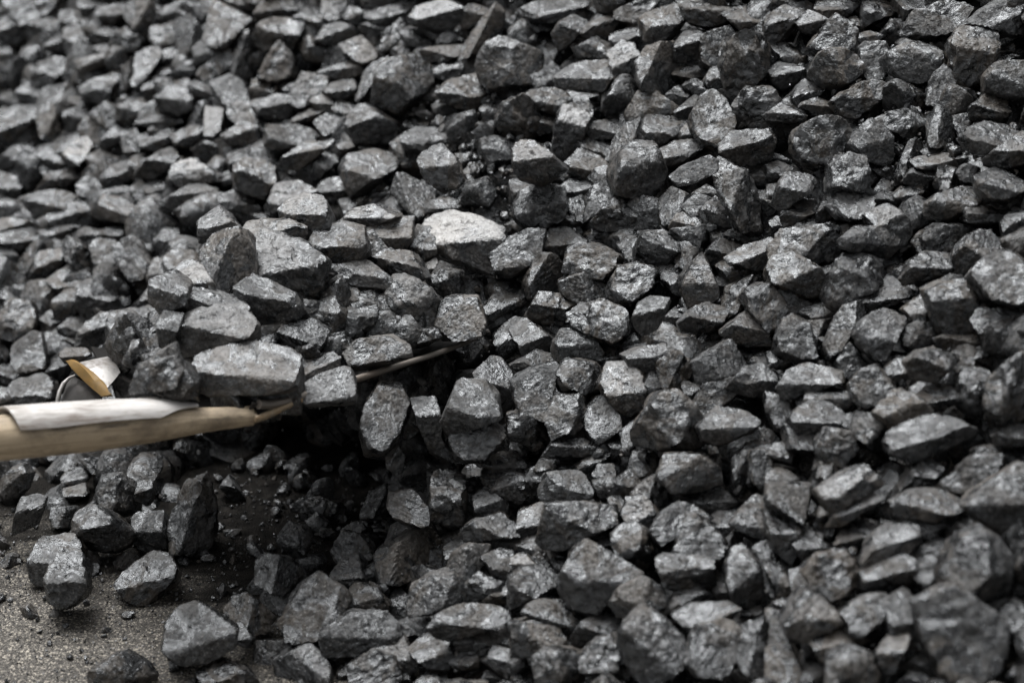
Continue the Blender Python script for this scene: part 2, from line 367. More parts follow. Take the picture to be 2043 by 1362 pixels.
# ------------------------------------------------------------------ coal lumps traced from the photograph
DATA = """
@0 0
5 f 45,0 320,0 300,60 220,130 150,150 90,90
5 t 0,140 70,95 130,130 165,195 100,265 20,230
6 t 165,160 330,80 380,130 300,200 140,260 120,240
5 t 370,60 430,25 490,110 470,170 390,200
4 t 490,5 560,0 640,30 600,110 530,115
5 t 610,60 760,20 780,80 680,145 620,110
5 v 780,30 880,0 930,90 910,190 860,200 770,110
6 t 980,70 1090,20 1120,90 1060,150 990,130
4 r 1110,20 1270,0 1280,60 1230,135 1130,100
6 f 1280,15 1400,70 1510,130 1450,200 1370,300 1290,295 1245,240 1265,100 # broad pale flat-faced coal lump shaped like a wedge, near the top edge
5 t 1370,0 1530,0 1530,60 1450,60
5 v 1060,140 1130,110 1200,200 1160,310 1110,340 1070,250
6 f 920,180 1030,160 1060,230 1020,290 940,270
5 t 400,190 500,140 545,220 500,320 440,350 400,260
4 t 500,130 580,120 600,180 540,230
5 t 560,220 650,160 680,190 640,250 545,270
4 r 690,240 760,190 840,240 830,290 750,310
4 t 290,270 350,230 420,250 420,290 380,310 310,300
5 t 0,270 60,300 90,340 0,380
5 r 150,310 220,290 270,350 240,410 170,380
5 r 20,480 70,390 130,370 200,430 170,500 80,530
5 t 210,470 250,390 330,345 440,370 380,440 310,520 230,515
4 w 350,430 520,440 500,490 440,510
8 t 470,370 620,330 625,390 530,440 520,400
6 t 560,300 640,260 650,310 600,340
5 r 650,320 720,295 750,370 710,430 660,400
7 f 830,330 930,305 950,350 900,440 870,510 820,490 # pale upright slab of coal leaning in the far part of the heap
4 v 740,420 820,370 820,500 760,540
5 t 960,320 1040,300 1090,350 1060,390 980,390
5 t 1180,300 1220,240 1290,310 1250,390 1180,370
5 f 1200,430 1350,320 1400,400 1330,450 1260,500
6 v 1420,260 1480,200 1490,360 1500,440 1410,460 1400,400
4 t 1480,210 1530,180 1530,340 1490,330
3 r 1060,430 1130,380 1190,410 1150,470 1080,460
5 t 960,430 1020,400 1050,450 1010,500
4 t 870,530 940,470 1010,490 990,560 900,580
5 t 680,630 780,540 810,545 790,590 700,640
5 t 500,530 600,470 690,480 680,580 610,620 520,590
5 t 0,520 80,560 130,630 60,660 0,650
6 t 130,550 200,500 330,550 290,620 190,630
5 v 330,590 390,520 430,560 420,620 350,650
4 t 430,590 540,600 510,650 450,660
5 t 730,640 870,600 880,690 780,740 720,700
5 f 840,740 880,640 980,580 980,680 920,710
6 t 960,590 1040,530 1150,560 1150,660 1080,690 980,650
7 f 1050,500 1120,480 1150,540 1070,540
4 t 1150,500 1200,470 1350,570 1350,610 1280,590 1160,560
7 f 1280,510 1380,470 1450,510 1490,600 1400,640 1330,590
7 f 1360,660 1440,620 1530,650 1530,740 1440,730
8 f 1240,665 1320,670 1325,760 1290,805 1245,800 # small bright upright block with square corners, far part of the heap
5 t 840,740 920,705 1060,690 1085,740 950,775
6 v 220,660 290,610 330,690 360,830 310,860 250,800 # narrow lump standing on end near the left edge, mottled grey
5 t 0,700 60,660 220,650 220,720 90,800 20,880 0,900
4 t 400,680 470,660 570,640 570,700 490,800 420,770
6 f 560,700 640,630 710,680 700,740 640,770
6 f 500,770 560,700 650,760 640,830 590,880 520,850
5 t 610,880 690,760 760,740 820,800 740,830 680,870
7 f 740,830 810,800 870,870 820,910 760,910
4 t 840,820 920,780 1010,790 1030,850 960,890 880,880
5 t 1050,820 1150,760 1230,790 1190,870 1080,880
5 t 1180,890 1330,800 1370,860 1340,930 1230,940
6 t 1360,820 1460,750 1530,780 1530,870 1420,880
4 t 1380,930 1440,870 1530,880 1530,960 1400,1010
5 t 10,970 110,870 210,860 240,910 130,970 60,1000
5 r 130,960 200,920 240,990 230,1080 180,1150 130,1080
4 t 250,900 350,880 400,960 360,1020 260,1010
9 f 400,940 450,860 510,840 545,890 500,980 440,980 # shiny lump with a bright face above a dark foot, left part of the heap
5 t 370,1080 420,980 500,980 490,1040 400,1110
6 t 540,960 600,910 700,960 690,1000 630,1030 560,1000
6 t 640,1060 690,1000 790,970 780,1060 700,1120 650,1110
5 t 800,950 870,910 920,920 850,1020 800,1080 790,1010
5 t 850,1010 1020,870 1050,920 1020,1000 920,1060 850,1040 # dark wedge with a straight sloping upper edge beside a white-faced lump
9 t 1030,1080 1060,1000 1150,970 1300,1050 1290,1075 1190,1070 1090,1110 # brilliant white-faced flat lump catching the sky, left half of the heap
5 t 980,1010 1070,950 1090,990 1040,1040
5 r 1250,1000 1300,950 1360,970 1340,1040 1270,1040
6 t 1410,1030 1470,960 1560,950 1640,1010 1650,1120 1590,1200 1470,1160 1415,1120 # big lump with pale cap over a brown-black front, left of centre
5 t 240,1130 310,1030 390,1040 370,1100 280,1130
6 t 0,1030 90,1050 135,1130 100,1190 0,1190
5 t 160,1190 250,1150 460,1120 480,1190 410,1240 250,1300 220,1250 # long brick-like dull lump lying level near the left edge
4 f 490,1100 560,1030 640,1060 650,1140 580,1185 500,1160
6 f 790,1140 850,1100 890,1160 870,1220 820,1190
6 t 880,1130 920,1085 1010,1110 1000,1160 920,1170
7 f 900,1190 940,1170 1000,1250 980,1270 930,1280
9 f 850,1290 880,1245 925,1300 890,1350 850,1360
6 t 990,1200 1060,1160 1200,1080 1280,1120 1250,1190 1120,1240 1010,1250 # smooth loaf-shaped lump directly below the brilliant white-faced one
5 t 1320,1180 1380,1120 1480,1200 1560,1250 1520,1320 1440,1340 1360,1270
5 t 1320,1060 1380,1030 1410,1080 1350,1110
6 t 600,1270 640,1180 700,1190 830,1260 840,1310 780,1330 640,1300
7 t 240,1320 380,1240 470,1210 490,1290 400,1362 280,1362
5 t 480,1220 540,1185 600,1230 580,1300 500,1270
4 t 50,1240 120,1200 150,1250 100,1300
7 t 0,1320 90,1320 170,1340 170,1400 0,1400
7 f 1210,1340 1290,1270 1370,1290 1400,1350 1330,1400 1230,1400
4 t 100,1290 180,1260 210,1310 150,1330
@511 0
5 t 20,90 60,10 160,0 180,60 150,120 60,120
4 t 160,0 290,0 280,60 200,90
7 f 415,0 520,0 545,110 480,125 425,110 # squared grey block cut off by the top edge
6 t 0,240 50,140 160,120 265,145 270,200 200,310 60,310 # large angular lump with a pale flat top, far left of the pile crest
6 t 250,110 350,50 410,80 420,160 360,220 290,190
6 t 380,250 430,170 500,150 580,190 560,250 490,290 430,250
5 t 540,110 570,50 640,90 680,110 590,150
7 t 640,0 880,0 850,25 690,35
4 t 690,60 800,40 900,50 880,130 760,150 690,110
9 t 940,100 980,55 1110,10 1220,50 1210,120 1130,190 1040,180 960,150 # lump with a blazing white upper face at the top centre
5 t 1230,90 1300,20 1390,50 1350,120 1260,160
6 v 1430,40 1460,90 1450,210 1390,270 1240,350 1250,290 1330,160 # long wedge pointing up, just beside the white-topped lump at top centre
4 t 1460,60 1530,30 1530,180 1480,170
4 t 640,180 720,130 800,150 780,210 680,220
5 f 770,220 850,140 890,190 840,270 770,290
5 t 890,190 940,180 1080,230 1000,290 920,260
4 r 1100,230 1160,195 1210,240 1170,280 1110,280
7 f 530,280 630,240 710,320 700,360 630,380 580,340 # tilted flat square block among duller lumps, upper centre
5 r 270,260 330,240 420,310 400,360 310,350
6 f 30,450 100,320 140,280 210,370 210,450 150,475 # triangular lump standing point upwards, upper left of centre
6 t 410,430 540,380 600,400 620,440 560,460 420,460
6 f 820,300 900,280 905,320 840,340
5 v 600,540 690,380 800,290 820,340 740,440 650,590 610,590 # long narrow lump leaning against the largest rounded lump
5 r 730,440 800,370 930,340 1030,400 1030,500 970,600 890,660 820,660 720,620 780,500 # largest rounded rough lump in the upper middle of the heap
6 t 990,330 1060,300 1200,280 1220,330 1120,370 1010,380 # flat layered lump with bedding lines, upper middle
5 t 1050,430 1150,380 1230,380 1240,430 1150,480 1070,460
5 r 1330,400 1390,270 1470,245 1600,330 1700,340 1690,480 1560,530 1430,540 1370,490 # big granular lump with rounded shoulders in the upper middle
6 t 1110,540 1200,480 1330,450 1370,530 1330,650 1220,640 1130,590
5 t 1000,540 1050,505 1110,530 1110,590 1040,620 1010,590
6 t 1340,590 1440,530 1500,545 1480,590 1360,620
5 t 420,540 500,480 560,480 580,550 500,600
7 f 210,600 280,460 410,480 390,540 330,600 270,640 # pale tilted block with a flat face, left of the largest rounded lump
5 t 180,530 250,490 270,520 220,570 190,570
6 t 0,490 100,480 120,500 100,570 0,590
7 t 0,620 90,590 200,590 220,680 120,720 30,700
7 t 340,620 390,570 460,610 450,670 400,680
6 t 230,720 340,630 390,650 380,700 270,740
4 t 470,650 510,610 570,640 560,700 490,720
7 f 370,740 440,690 500,720 480,790 410,800
4 t 70,840 90,760 250,760 370,800 250,900 120,910
6 t 130,1050 200,930 300,860 480,800 450,840 370,920 270,1000 180,1060 # long sloping slab with a smooth grey upper face, left of centre
5 t 540,760 590,640 650,630 830,740 850,860 720,830 600,860 # broad rough lump with a peaked top, above the two-toned lump
6 t 330,1040 400,900 500,870 520,920 420,960 350,1090
5 t 500,870 570,835 600,860 530,910
6 t 510,1000 550,930 690,890 855,880 860,930 830,1000 700,1120 580,1190 530,1080 # large two-toned lump with pale top and black underside, above the shovel load
7 t 380,1140 450,1060 530,1050 540,1140 480,1200 400,1190
6 t 890,830 940,770 1080,760 1190,850 1160,900 1000,910 920,910
7 t 840,980 940,945 950,980 900,1000
7 f 1250,1030 1300,990 1335,1020 1290,1080
5 w 790,1040 850,1030 960,1080 1060,1140 1040,1240 960,1320 900,1240 800,1130 # slab with an angled cut end, behind the load on the shovel
5 t 600,1250 700,1170 790,1120 780,1170 680,1250
8 f 80,1230 140,1110 280,1090 360,1150 250,1200 130,1270 # cracked bright lump peeping out behind the shovel load
9 t 940,650 970,640 1060,700 1030,720 970,690
6 t 1070,640 1120,600 1180,660 1150,700 1080,680
6 t 1360,660 1480,610 1520,640 1460,740 1380,730
6 r 1440,760 1490,630 1570,600 1650,640 1695,720 1640,790 1500,810
4 t 860,780 940,700 1040,740 900,800
6 t 0,720 70,760 60,800 0,850
3 t 1210,930 1290,920 1320,970 1240,990
4 r 1250,1140 1370,1090 1420,1150 1380,1240 1260,1220
5 t 0,930 60,940 120,960 60,1000 0,990
3 r 1350,860 1450,840 1530,870 1530,960 1400,990
3 r 1150,720 1290,690 1330,800 1270,870 1170,820
5 t 0,1290 100,1280 150,1330 60,1340
4 t 510,1200 580,1200 600,1280 540,1320
5 t 1060,1220 1140,1190 1240,1220 1300,1270 1020,1280
7 F 960,960 1040,850 1120,870 1200,960 1250,1080 1190,1140 1100,1140 1010,1060 # smooth tumbling lump in mid air above the shovel load, upper one of two
@1022 0
5 t 60,60 180,0 420,0 470,20 330,120 230,150 200,90 100,110 # broad slab with a dark notch beneath, near the top centre
4 r 0,190 70,130 130,210 90,270 0,260
4 f 105,120 200,80 250,130 220,190 150,200
5 t 180,280 300,130 480,30 540,60 470,120 400,210 310,280 220,300 # long dark lump with glinting chips, sloping up to the top edge
5 t 430,190 520,100 630,70 610,120 590,200 500,250
6 f 640,70 760,20 850,20 780,100 740,130 640,110
6 t 770,120 850,40 980,25 1060,90 980,180 900,260 800,240 # big pale lump in the top centre right, tallest there
6 t 600,220 650,170 750,170 760,210 720,280 620,260
4 t 1020,20 1150,40 1300,60 1330,120 1200,160 1080,140
7 f 1070,0 1300,0 1330,40 1150,50
6 t 1280,90 1390,40 1450,70 1500,130 1380,180 1330,120
5 r 1470,180 1530,110 1530,270 1480,240
4 f 1140,220 1290,180 1330,230 1240,330 1190,400 1140,370
5 t 970,290 1050,200 1110,210 1140,320 1130,380 970,370
4 t 960,230 1050,160 1120,190 1040,240 970,260
6 v 745,390 800,290 960,260 980,300 960,420 970,490 900,580 780,530 750,470 # tall mottled lump with glossy chips in the top right half
8 t 590,290 660,270 710,290 745,370 700,430 620,450 600,370 # small lump with a shiny striated cap, top middle
5 t 390,290 500,240 590,290 590,340 480,350 420,340
6 t 260,480 340,400 480,340 590,350 615,440 540,550 440,510 380,470 270,520 # broad sloping lump with a black undercut, upper middle
5 f 120,500 150,390 210,370 270,440 250,500 140,530
5 t 0,550 100,490 120,540 0,600
5 t 80,590 160,545 280,540 320,600 250,670 150,660 # oval lump with a pale rim, below the flat layered lump
6 r 0,640 60,600 120,640 160,720 120,800 0,820
9 v 330,600 390,575 480,610 470,720 430,820 390,830 310,780 340,690 # lump with a bright cracked white face and a hole in it
4 m 250,870 270,720 330,630 320,780 400,830 400,900 330,940 250,900
4 t 160,770 200,700 280,680 260,770 180,790
5 r 560,590 640,480 720,455 770,540 740,620 700,700 600,700 560,650
4 t 480,590 560,570 550,680 500,700
5 t 450,810 500,740 620,730 660,780 600,830 480,830
6 r 710,660 770,570 850,575 940,640 940,690 830,700 770,740 720,710
5 t 775,800 830,700 970,680 1020,740 970,800 880,870 790,850
5 t 920,590 990,530 1035,590 1000,640 930,620
7 t 970,410 1060,390 1170,420 1160,460 1050,470 980,450
5 t 1165,480 1220,390 1270,400 1275,520 1200,520
5 r 1275,380 1300,280 1400,210 1490,230 1530,320 1530,470 1420,520 1310,510 # large dark rounded boulder of coal in the upper right half
5 t 1420,350 1530,280 1600,300 1600,370 1510,380
6 t 1040,510 1100,485 1160,520 1180,560 1090,560
5 f 1080,690 1130,580 1200,540 1270,600 1310,700 1310,790 1200,880 1140,850 1080,760 # tall dull lump with a smooth broad face, upper right of centre
4 t 990,670 1080,590 1110,610 1070,700 1010,700
5 r 1310,660 1400,550 1530,540 1570,600 1530,700 1400,740 1330,750 # rough rounded lump with sparkling dust, upper right
7 t 970,820 1030,745 1075,780 1060,820 1000,840
6 t 890,910 990,840 1080,815 1150,860 1090,920 980,980 900,1010
5 t 1240,880 1320,790 1530,780 1560,850 1530,950 1420,985 1290,970 1240,930 # wide smooth oval lump with a speckled top, right of centre
5 v 1215,1060 1250,970 1400,1040 1470,1150 1450,1250 1480,1362 1380,1400 1330,1250 1250,1170 # long lump sloping down to the right with a tan streak
6 t 1430,1060 1530,1010 1560,1060 1530,1100 1460,1100
5 t 1450,1180 1530,1130 1560,1250 1530,1300 1470,1270
5 t 1000,340 1090,290 1130,330 1100,370 1010,370
6 v 560,920 620,860 680,760 740,725 780,790 760,860 680,900 600,970
6 r 600,1040 640,930 740,860 850,880 900,1030 880,1130 820,1200 720,1180 620,1150 # biggest pale egg-shaped lump right of the shovel load, rough surface
4 t 420,850 520,840 590,880 560,960 470,940
5 t 340,980 420,910 510,950 580,1030 540,1080 440,1070 370,1040
5 t 310,1130 360,1080 470,1090 470,1160 370,1190
5 f 445,1290 500,1130 590,1080 610,1160 560,1220 480,1290
6 t 10,1270 60,1160 160,1110 300,1120 310,1220 180,1240 60,1330 # block with a broad pale top and black front, above the bright load lump
4 m 60,1330 180,1240 310,1230 300,1300 200,1362 80,1362
5 r 720,1230 780,1200 860,1230 885,1320 830,1362 740,1362
4 t 500,1330 620,1200 720,1260 700,1362 540,1362
4 v 360,1210 410,1190 450,1260 420,1320 350,1280
5 v 890,1210 950,1150 1050,1180 1020,1290 960,1350 900,1330
6 f 1030,1240 1100,1175 1170,1200 1150,1290 1080,1290
4 t 1100,1160 1170,1120 1220,1160 1200,1200
5 t 1150,1270 1230,1200 1310,1260 1340,1362 1200,1362
7 t 970,1362 1010,1290 1080,1290 1170,1350 1130,1400
5 t 0,1090 80,1060 90,1130 20,1200 0,1190
4 t 250,1300 320,1290 410,1340 330,1362
4 t 530,0 690,0 690,30 620,40
8 F 10,900 50,840 130,850 250,930 330,1010 280,1050 160,1090 60,1070 10,990 # pale tumbling lump in mid air above the shovel load, right-hand one of two
6 F 945,1060 1010,1000 1180,930 1230,960 1220,1030 1100,1090 1000,1110 # striped glossy lump bouncing off the slope beside the egg-shaped lump
@1533 0
5 t 0,130 90,40 170,10 190,90 130,180 50,250 0,240 # tall dull lump by the top edge in the right-hand quarter
5 t 40,20 110,0 230,0 220,50 150,60
5 t 300,60 330,0 560,0 480,70 420,120 340,110
8 t 185,140 250,80 340,150 280,200 220,180 # small lump with a pale tan face under the top right edge
5 f 250,290 400,110 470,150 510,240 510,310 370,310 # triangular lump with a flat front, upper right
6 t 570,160 590,20 650,0 770,0 780,50 680,110 620,130
4 t 780,0 950,0 870,60 810,110
4 f 795,200 870,80 1080,10 1250,30 1170,110 1080,190 960,240 830,240 # longest flat slab at the top right, black and smooth
6 t 1170,150 1290,60 1400,0 1530,0 1530,130 1420,100 1250,130 # jagged lump with a glinting top edge at the top right corner
3 m 1340,130 1530,110 1530,200 1420,210
6 t 1090,260 1160,160 1320,140 1360,220 1350,330 1290,340 1200,280 1100,300 # tall block with a chipped glassy top, near the right edge
5 m 1090,300 1200,280 1330,360 1300,460 1200,520 1100,480 1085,400
6 t 480,130 520,110 560,160 540,190 490,170
4 r 690,200 740,140 790,160 780,220 720,250
5 t 530,220 600,200 670,230 620,260 540,260
5 f 555,300 600,260 680,270 700,320 690,430 620,480 570,430
8 r 715,330 800,280 900,260 1010,310 1020,380 970,470 890,490 800,480 740,430 # round lump with a gleaming white-grey dished face
5 t 1010,290 1060,210 1130,200 1090,280 1040,310
6 r 270,420 310,340 400,305 500,330 550,390 540,450 430,520 340,500 # smooth egg-like lump beside the triangular one, upper right
5 t 30,270 70,245 130,280 200,360 150,390 80,360
5 t 10,420 50,390 180,410 180,470 90,520 30,480
5 t 150,590 230,485 310,520 320,590 250,610 180,620
5 t 360,610 450,560 600,490 680,510 690,545 600,560 530,600 430,620 400,640
4 m 410,640 530,600 650,560 620,630 530,700 440,680
8 t 0,690 80,640 190,690 180,740 110,730 20,720 # flat lump with one brightly lit ledge, upper right
6 t 190,640 290,600 390,640 350,690 260,680
5 f 60,640 150,600 200,660 120,650
5 r 715,540 770,500 830,550 940,560 920,620 780,670 720,620
6 f 945,660 980,470 1060,410 1110,440 1090,510 1020,580 990,680 # leaning flat-faced lump with a sharp upper corner, right side
5 r 1050,580 1090,530 1190,560 1215,620 1170,690 1080,690 1030,640
4 v 965,760 1010,660 1090,690 1110,780 1070,860 970,850
5 r 1310,460 1360,400 1530,390 1530,590 1410,580 1320,540 # dark gritty boulder at the right edge, near the top
5 t 1340,390 1430,330 1520,360 1500,390
5 t 1230,650 1310,580 1410,600 1440,660 1390,720 1240,720
4 f 1110,710 1220,690 1210,760 1150,820
5 t 1145,840 1200,770 1330,725 1490,740 1530,800 1420,860 1320,940 1200,900 # wide gritty sparkling lump near the right edge
7 t 1315,940 1400,870 1510,815 1530,830 1530,980 1430,1000 1320,980 # pale smooth lump with a pointed nose at the right edge
5 f 160,830 210,760 370,700 440,750 420,850 430,950 320,1000 210,960 170,900 # big blocky lump with horizontal bedding bands, right of centre
4 m 430,750 500,830 480,900 440,950 420,850
5 w 480,880 560,720 620,720 740,830 710,860 560,860 # prism-like lump with blue-black front and a pointed top
4 m 480,900 550,865 730,865 730,960 660,990 530,940
6 v 370,1130 380,1000 470,935 560,960 570,1080 500,1130 430,1130 # upright lump with a bright ridge and chiselled sides, right part
4 m 570,1060 585,1170 500,1130
4 f 560,970 660,1040 620,1090 580,1100
6 t 35,1210 80,1090 150,1000 300,1020 300,1070 230,1150 130,1220 60,1250 # brownish lump with sloping ridge, right of centre
8 f 380,1230 490,1130 600,1200 590,1260 480,1300 430,1290 # small square lump with a mirror-like layered face
6 t 95,1300 150,1220 280,1195 300,1240 200,1310 120,1340
4 t 590,1180 690,1070 720,1130 660,1170
4 t 600,1210 700,1150 750,1160 740,1220 640,1240
5 t 760,1170 830,1120 900,1130 890,1190 790,1220
4 v 760,1040 860,830 930,890 860,980 830,1060 770,1070
5 t 930,900 1030,880 1040,920 950,940
5 r 1060,880 1100,860 1125,890 1090,920
6 t 870,970 950,935 1110,930 1160,920 1100,1010 1000,1010 890,1000
5 t 825,1080 870,1020 940,1010 970,1060 900,1110
7 r 1140,1040 1180,1000 1240,1020 1240,1080 1170,1090
6 v 1020,1130 1040,1020 1110,1030 1140,1100 1060,1150
5 t 1250,1060 1340,1020 1460,1010 1530,1060 1530,1130 1420,1200 1320,1190 1260,1130 # big dark sparkling lump low on the right edge of the upper slope
5 t 940,1230 1010,1170 1130,1130 1270,1150 1250,1200 1180,1260 1080,1300 960,1300 # long dark lump with a lit upper edge, right part
5 r 1440,1200 1500,1140 1530,1120 1530,1230 1450,1260
5 t 1190,1260 1250,1210 1340,1230 1430,1270 1400,1330 1260,1340 1190,1310
5 r 830,1230 880,1200 960,1240 960,1330 860,1362 810,1310
8 t 590,1300 650,1260 720,1240 790,1290 740,1310 650,1340 # rugged lump crowned with white crumbs, right of centre
4 m 650,1340 740,1310 800,1300 830,1390 800,1450 660,1430
4 t 300,1260 370,1180 380,1260 350,1330 300,1320
5 t 0,1120 70,1110 50,1180 0,1230
5 t 1410,1330 1480,1240 1530,1230 1530,1400 1420,1400
5 t 20,1330 60,1310 100,1330 110,1380 20,1380
5 t 170,1362 230,1310 300,1330 330,1362 260,1400
4 t 330,1362 410,1320 450,1362 390,1400
5 t 590,1320 640,1340 560,1390 510,1370
5 t 980,1362 1100,1310 1180,1320 1200,1380 1080,1400
5 t 0,1000 60,980 120,1010 80,1070 0,1090
4 t 0,910 80,940 130,970 60,980 0,960
3 r 620,740 760,680 950,670 950,780 820,830 700,780
4 t 0,800 30,840 20,900 0,900
4 t 550,950 720,1000 750,1080 660,1040
@0 454
6 t 0,0 130,0 210,30 190,90 100,150 30,90 0,60
4 t 0,100 40,110 110,190 90,215 0,200
5 v 110,240 150,160 210,110 240,140 190,230 170,340 120,310
7 t 195,290 230,180 300,90 360,100 390,190 340,260 250,310 200,320 # rounded lump with a bright frosted crown near the left edge
5 v 390,140 400,60 470,110 560,180 580,250 510,300 430,210 # dark wedge with a slanting lit edge, left of the shovel load
5 t 260,0 480,0 460,40 370,70 280,50
5 t 460,80 560,40 690,0 720,60 640,70 520,100
5 t 550,100 620,60 690,110 680,160 700,250 650,310 590,280 580,180
6 f 700,130 790,70 840,110 890,200 860,280 780,300 720,210 # six-sided lump with a lit rim, left of the shovel load
6 f 740,90 820,0 880,0 830,70 780,80
6 t 305,320 400,250 490,310 480,350 390,400 340,360 # small flat-topped block behind the spinning lump, left side
6 t 490,350 560,300 700,350 715,400 600,450 510,500 480,440 # broad lump with pale grained upper face, left of the load
5 t 340,440 420,360 490,380 480,450 440,520 380,550 350,500
4 r 0,240 70,240 90,300 50,350 0,330
5 t 0,360 90,380 150,420 50,450 0,460
4 r 150,420 190,350 280,345 330,420 310,490 240,540 200,480
7 r 0,490 70,450 170,460 220,530 200,620 120,660 0,650 # big round frosted lump touching the left edge, above the handle
5 t 240,560 320,500 360,550 340,600 260,620
5 t 380,590 430,550 520,550 510,610 440,650 380,630
5 f 100,720 190,650 240,660 270,760 260,850 160,870 110,800 # squarish dull lump above the handle, near the left edge
5 t 240,660 300,600 360,640 370,720 320,780 260,760
4 t 375,680 470,650 460,700 390,710
6 t 480,640 540,530 650,510 770,490 830,520 780,560 650,640 560,720 470,690 # flat pale lump half hidden by the spinning lump
6 t 900,260 940,180 1010,170 1020,260 960,340 910,330
5 t 1000,200 1050,140 1150,160 1200,220 1080,300 1010,320
6 t 840,450 900,370 930,400 920,480 850,500
4 t 0,850 90,830 110,880 50,960 0,940
6 t 70,960 120,890 220,880 300,930 320,1010 240,1060 130,1070 # lump with glassy black chips just above the handle
6 t 0,970 60,990 110,1060 60,1090 0,1090
5 t 280,880 350,800 400,830 360,920 300,920
5 t 830,510 900,490 960,570 900,640 850,590
4 t 940,100 980,20 1050,30 1060,100 970,140
3 t 870,110 930,70 940,130 890,160
4 r 620,300 720,330 760,400 700,450 640,420
3 t 0,680 80,700 90,780 0,800
5 F 640,620 650,520 800,500 860,570 890,720 850,830 760,860 690,800 # spinning barrel-shaped lump in mid air over the blade's back corner
6 F 350,760 400,710 500,710 550,760 480,800 390,810 # small grey lump bouncing behind the yellow blade corner
4 L 800,980 830,840 1040,710 1090,850 1050,940 900,960 # smooth dark brown lump at the back of the load beside the handle
@1022 454
5 f -120,150 0,60 130,0 185,20 180,150 110,230 0,290 -80,270 # dark slab with a curved grain, just past the dazzling white load lump
4 t 190,100 240,20 300,10 420,80 370,140 270,160 210,140
5 v 80,300 120,210 190,165 270,175 300,250 260,370 160,430 100,410 # smooth oval lump with fine upright grain, near the blade tip
5 f 310,270 360,170 360,110 470,100 640,170 660,230 570,330 440,290 # flat dark slab with ragged straight edges, right of the blade tip
6 t 380,300 450,290 600,360 560,440 480,450 400,340 # lump with a bright triangular facet over a black one, right of the blade tip
4 m 310,330 380,300 430,420 380,430 320,390
5 t 110,520 170,410 300,420 355,480 280,570 150,560
5 r 330,530 400,460 570,450 670,530 680,610 560,690 470,650 380,600 # rounded dark lump with a fibrous surface right of the blade tip
6 t 0,580 90,570 190,650 270,680 180,740 60,760 20,670
4 t 20,820 150,750 250,770 240,830 90,870
6 t 270,680 310,620 450,640 470,690 430,720 350,710 # lump with a chipped pale plate on top, centre of the slope
4 m 255,740 280,680 350,710 460,690 520,740 500,800 390,790 270,790
4 t 530,700 650,710 660,770 560,840 530,790
5 r 270,870 330,800 430,785 550,860 530,950 420,1000 310,970 # dark egg-shaped gritty lump in the middle of the slope
5 f 10,930 130,850 260,820 240,920 200,1140 60,1110 20,1030 # flat-faced dark slab with a sharp upright corner, centre
8 f 530,930 580,820 640,775 760,870 800,960 740,1080 650,1030 550,970 # bright speckled shield-shaped lump in the centre of the slope
4 m 550,980 650,1030 740,1090 790,1060 780,1120 720,1130 600,1060
7 t 690,760 800,720 960,700 1040,750 900,800 800,850 720,830 # wood-grained lump with wavy silver bands, centre right
5 t 680,720 800,700 760,750 690,760
5 t 860,660 890,630 1060,650 1080,700 1030,730 880,690
6 v 880,840 900,780 1000,760 1060,830 1020,940 930,970
4 t 1030,760 1130,690 1240,680 1240,710 1130,750 1060,780
5 f 1065,810 1150,760 1180,880 1100,930 1060,880
6 m 1150,760 1310,680 1390,830 1330,870 1200,890 1170,850 # block with a flat square front face and sharp edges, right of centre
5 t 1340,720 1500,715 1510,760 1430,800 1380,770
5 t 1430,800 1500,750 1560,770 1560,840 1460,840
5 t 1300,950 1400,850 1480,830 1560,880 1580,960 1500,1000 1400,990
4 f 1090,1060 1160,940 1300,910 1340,990 1220,1090 1140,1150
4 t 1030,940 1110,970 1090,1060 1030,1040
5 t 810,900 890,870 910,960 870,1060 800,1030
6 r 740,1220 850,1090 870,1010 990,1000 1050,1090 1130,1160 1110,1290 980,1310 750,1320 # big pyramid-shaped mottled lump below the centre
6 t 1110,1190 1200,1120 1260,1060 1400,1050 1480,1120 1450,1200 1330,1240 1240,1300 1150,1270 # large smooth lump with a broad pale crown, lower right of centre
8 f 660,1220 770,1140 800,1150 720,1280 690,1340 670,1310
4 t 580,1290 650,1210 680,1340 600,1362
5 r 220,1120 280,1030 400,1020 440,1130 420,1220 270,1250 # dull round lump with sparkles below the flat-faced dark slab
4 t 390,1050 470,985 540,1000 540,1060 440,1110
4 f 455,1110 550,1040 615,1110 615,1220 510,1290 460,1220
6 t 200,1362 310,1220 410,1200 470,1260 410,1362 # long rounded lump with sparkling grains pointing down the slope
5 r 0,1140 80,1120 200,1180 215,1280 120,1300 0,1230 # dark wrinkled lump below the glinting-crest lump
5 t 0,930 30,990 10,1080 -20,1050
6 t 0,1300 60,1310 80,1362 0,1400
6 v 650,110 710,70 760,100 740,180 700,190
5 r 760,150 790,60 900,40 970,110 960,180 900,230 770,210
5 r 970,50 1000,20 1200,0 1190,80 1120,130 1030,100
4 v 970,120 1050,110 1120,140 1170,170 1060,240 1000,210
5 t 1160,170 1230,90 1350,50 1410,90 1310,150 1210,210 # slanted loaf-like lump in the right half, below the square shiny one
7 t 1305,180 1400,120 1530,80 1600,170 1530,230 1430,240 1330,210 # angular lump with bright broken top and black underside, right half
6 t 1245,240 1300,190 1390,270 1420,300 1320,340
7 v 1020,330 1080,230 1130,180 1170,250 1220,390 1130,330 # pointed lump with silver streaked upper side, right half
4 m 1020,350 1130,330 1220,400 1150,450 1060,460
4 t 1210,330 1260,290 1310,350 1270,430
6 f 630,330 650,240 740,225 850,260 810,360 690,450 570,430 # brown flat lump with a rusty lower corner, right of the blade tip
7 t 860,230 960,230 1030,290 1010,400 960,380 900,300
5 v 1270,430 1300,370 1430,300 1490,320 1400,400 1390,490 1290,530
5 f 1385,420 1430,370 1550,350 1620,450 1620,560 1530,640 1440,520 # dark block with one long sloping face, right of centre
